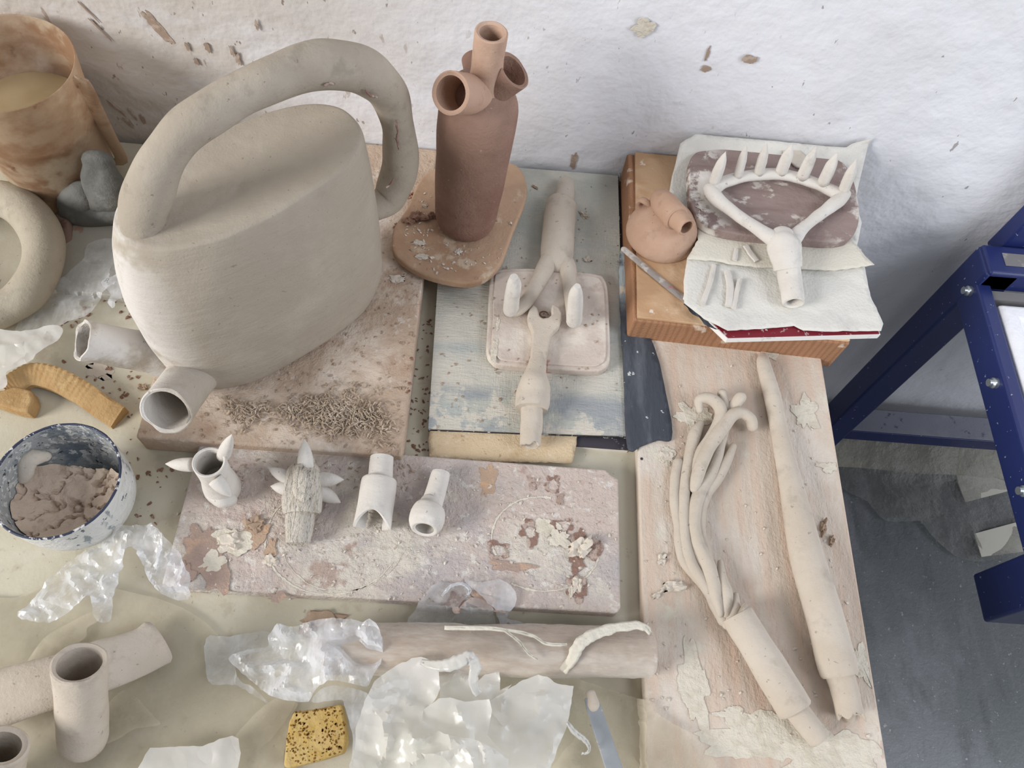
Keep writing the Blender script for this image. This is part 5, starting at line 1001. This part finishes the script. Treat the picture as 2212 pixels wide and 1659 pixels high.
chunk(1262, 467, .008, .007, 'crumb_lt', 'twisted pale crumb right of the fork shaft', seed=4, rot=-.6, asp=.5)
chunk(1268, 562, .006, .004, 'crumb_lt', 'small curled clay flake on the canvas right of the fork', seed=5)
chunk(1168, 385, .005, .005, 'crumb_mid', 'squarish brown crumb left of the fork tip', seed=6)
chunk(1185, 385, .003, .004, 'crumb_mid', 'tiny brown crumb nearest the fork tip', seed=7)
chunk(1155, 405, .005, .003, 'crumb_mid', 'slanted dark crumb below the squarish one, left of the fork tip', seed=8, rot=-.6, asp=.45)
chunk(905, 470, .011, .007, 'crumb_brown', 'largest dark brown clay crumb left of the bottle foot', seed=9)
chunk(885, 478, .008, .006, 'crumb_brown', 'dark brown crumb at the left rim of the oval board', seed=10)
chunk(935, 468, .007, .008, 'crumb_brown', 'dark brown crumb touching the bottle', seed=11)
chunk(862, 492, .007, .006, 'crumb_brown', 'dark brown crumb at the leftmost edge of the oval board', seed=12)
chunk(886, 424, .006, .006, 'crumb_brown', 'upper brown crumb on the oval board left of the bottle', seed=13)
chunk(936, 385, .008, .010, 'crumb_brown', 'reddish brown crumb behind the bottle at its left', seed=14)
chunk(912, 555, .008, .003, 'crumb_lt', 'curled pale flake at the front of the oval board', seed=15, asp=.5)
chunk(905, 525, .008, .003, 'crumb_lt', 'pale flake left of the bottle foot on the oval board', seed=16, asp=.6)
chunk(918, 445, .004, .003, 'crumb_lt', 'tiny pale flake above the brown crumbs', seed=17)
chunk(990, 545, .006, .003, 'crumb_lt', 'small pale flake in front of the bottle foot', seed=18, rot=1)
chunk(498, 1172, .013, .007, 'crumb_lt', 'ragged cream clay lump on the left of the chalky board', seed=19)
chunk(548, 1137, .010, .005, 'crumb_mid', 'flat clay flake right of the ragged lump', seed=20, asp=.9)
chunk(585, 1212, .008, .004, 'crumb_lt', 'small folded clay scrap inside the chalk ring', seed=21)
chunk(1255, 1183, .014, .010, 'crumb_lt', 'shell-shaped cream clay piece at the right of the chalky board', seed=22, rot=.8, name='clay_shell')
chunk(1246, 1263, .009, .005, 'crumb_lt', 'broken cream flake near the front right corner of the chalky board', seed=23, rot=1.4)
chunk(1232, 1277, .008, .004, 'crumb_lt', 'narrow cream flake beside the broken one', seed=24, rot=1.5, asp=.35)
chunk(1455, 1268, .014, .006, 'crumb_lt', 'largest clay flake on the left of the pine board', seed=25, rot=.2, asp=.5)
chunk(1420, 1285, .007, .004, 'crumb_lt', 'narrow flake left of the largest flake on the pine board', seed=26, rot=.7, asp=.4)
chunk(1430, 1208, .007, .004, 'crumb_lt', 'folded square clay scrap on the pine board', seed=27, rot=1.2)
chunk(1795, 1170, .006, .006, 'crumb_mid', 'ragged tan sliver right of the rod', seed=28, rot=1.2, asp=.5)
chunk(1778, 1140, .010, .005, 'crumb_mid', 'torn tan sliver nearest the rod', seed=29, rot=1.3, asp=.35)
chunk(1440, 985, .009, .003, 'crumb_lt', 'crusty cream clay patch at the top left of the pine board', seed=30)
chunk(928, 1300, .004, .002, 'crumb_mid', 'tan crumb under the torn plastic strip', seed=31)
chunk(215, 800, .016, .0015, 'crumb_lt', 'jagged white clay flake under the long spout', seed=32, rot=-.3, name='clay_flake')
chunk(236, 797, .004, .003, 'crumb_brown', 'small brown crumb right of the jagged flake', seed=33)
chunk(310, 838, .006, .004, 'crumb_mid', 'tan crumb beside the front spout of the can', seed=34)
chunk(705, 1340, .020, .005, 'crumb_mid', 'flat tan clay scrap between the chalky board and the clear plastic', seed=35, asp=.5, name='clay_scrap')
chunk(665, 1362, .009, .006, 'crumb_mid', 'folded tan scrap at the left of the flat one', seed=36, rot=.4)
def scatter(label, region, n, zmode, size, m, seed, dens=None, cat='clay shavings', name='clay_shavings', flat=.4, curl=True):
    rng = random.Random(seed); m2 = MB(); xs = [q[0] for q in region]; ys = [q[1] for q in region]; k_ = 0; tries = 0
    while k_ < n and tries < n*60:
        tries += 1; px, py = rng.uniform(min(xs), max(xs)), rng.uniform(min(ys), max(ys))
        if not inside(px, py, region): continue
        if dens and rng.random() > dens(px, py): continue
        z_ = 0
        for _ in range(3): g = at(px, py, z_); z_ = ground(g.x, g.y)
        L_ = size*rng.uniform(.4, 1.5); a = rng.uniform(0, PI*2); w_ = L_*(.18 if curl else .5)*rng.uniform(.6, 1.4); d = Vector((math.cos(a), math.sin(a), 0)); s_ = Vector((-d.y, d.x, 0)); hh = L_*rng.uniform(.15, flat)
        base = Vector((g.x, g.y, z_+.0003+(rng.random()*.003 if dens else 0)))
        c0 = base-d*L_*.5; c1 = base+s_*L_*.1+Vector((0, 0, hh)); c2 = base+d*L_*.5+Vector((0, 0, rng.uniform(0, hh*.6)))
        t_ = Vector((0, 0, L_*.09))
        vs = [c0-s_*w_*.5, c0+s_*w_*.4, c1+s_*w_*.5, c1-s_*w_*.5, c2+s_*w_*.3, c2-s_*w_*.2]; vs += [v-t_ for v in vs]
        m2.add(vs, [(0, 1, 2, 3), (3, 2, 4, 5), (7, 6, 9, 8), (8, 9, 11, 10), (1, 0, 6, 7), (2, 1, 7, 8), (4, 2, 8, 10), (0, 3, 9, 6), (3, 5, 11, 9), (5, 4, 10, 11)]); k_ += 1
    o = build(name, m2, M[m], smooth=False); tag(o, label, cat, kind='stuff'); return o
def dn(px, py):
    v = noise.noise(Vector((px*.012, py*.02, 4)))+.5*noise.noise(Vector((px*.03, py*.05, 2))); core = math.exp(-((px-720)/110)**2-((py-895)/38)**2)+.5*math.exp(-((px-525)/40)**2-((py-905)/35)**2)+.35*math.exp(-((px-800)/60)**2-((py-940)/30)**2)
    return max(0, core*1.2+v*.35-.10)
scatter('heap of fine grey-brown clay shavings on the board in front of the big can', [(440, 840), (560, 850), (700, 820), (860, 840), (875, 980), (600, 960), (430, 930)], 1300, 0, .0058, 'shaving', 11, dens=dn, flat=.45)
scatter('fine clay crumbs strewn over the board beside the watering can', [(300, 940), (560, 850), (800, 640), (900, 480), (915, 620), (868, 980)], 160, 0, .0035, 'crumb_mid', 12, curl=False)
scatter('small clay crumbs on the chalky front board', [(380, 1010), (1335, 1020), (1338, 1320), (350, 1290)], 300, 0, .003, 'crumb_lt', 13, curl=False)
scatter('dark clay crumbs on the chalky front board', [(480, 990), (900, 1000), (880, 1060), (500, 1040)], 120, 0, .004, 'crumb_mid', 14)
scatter('clay crumbs on the beige tabletop', [(-10, 600), (300, 640), (320, 860), (290, 980), (380, 1010), (330, 1150), (250, 1150), (260, 900), (100, 790)], 90, 0, .004, 'crumb_brown', 15, curl=False)
scatter('brown crumbs in the gap between the two boards', [(880, 870), (925, 620), (935, 640), (925, 990), (880, 985)], 60, 0, .004, 'crumb_brown', 16, curl=False)
scatter('pale crumbs on the painted canvas board', [(940, 640), (1130, 400), (1330, 390), (1345, 930), (930, 920)], 120, 0, .0028, 'crumb_mid', 17, curl=False)
scatter('pale crumbs on the pine board', [(1390, 980), (1500, 760), (1765, 760), (1900, 1650), (1400, 1550)], 160, 0, .003, 'crumb_lt', 18, curl=False)
scatter('white crumbs on the oval board around the bottle', [(860, 500), (930, 400), (940, 520), (1060, 540), (1130, 400), (1080, 570), (950, 600)], 70, 0, .003, 'crumb_lt', 19, curl=False)
scatter('clay shavings clinging to the pinkish board', [(1492, 350), (1560, 330), (1545, 420), (1520, 470), (1494, 440)], 110, 0, .004, 'crumb_lt', 20)

# two printed letters on the clear plastic
def letter(ch, px, py, size, rot, parent):
    cu = bpy.data.curves.new('letter', 'FONT'); cu.body = ch; cu.size = size; cu.extrude = .0001; cu.align_x = 'CENTER'; cu.align_y = 'CENTER'
    t_ = bpy.data.objects.new('letter_src', cu); COL.objects.link(t_); dg = bpy.context.evaluated_depsgraph_get(); me = bpy.data.meshes.new_from_object(t_.evaluated_get(dg)); bpy.data.objects.remove(t_)
    o = bpy.data.objects.new('printed_letter', me); COL.objects.link(o); me.materials.append(M['grey_strip']); o.parent = parent
    o.location = at(px, py, .031)-WORG[parent.name]; o.rotation_euler = (0, 0, rot)
pf = [o for o in bpy.data.objects if o.get('label', '').startswith('clear plastic sheet draped')][0]
letter('R', 231, 606, .0085, -.3, pf); letter('O', 201, 641, .0065, 0, pf)
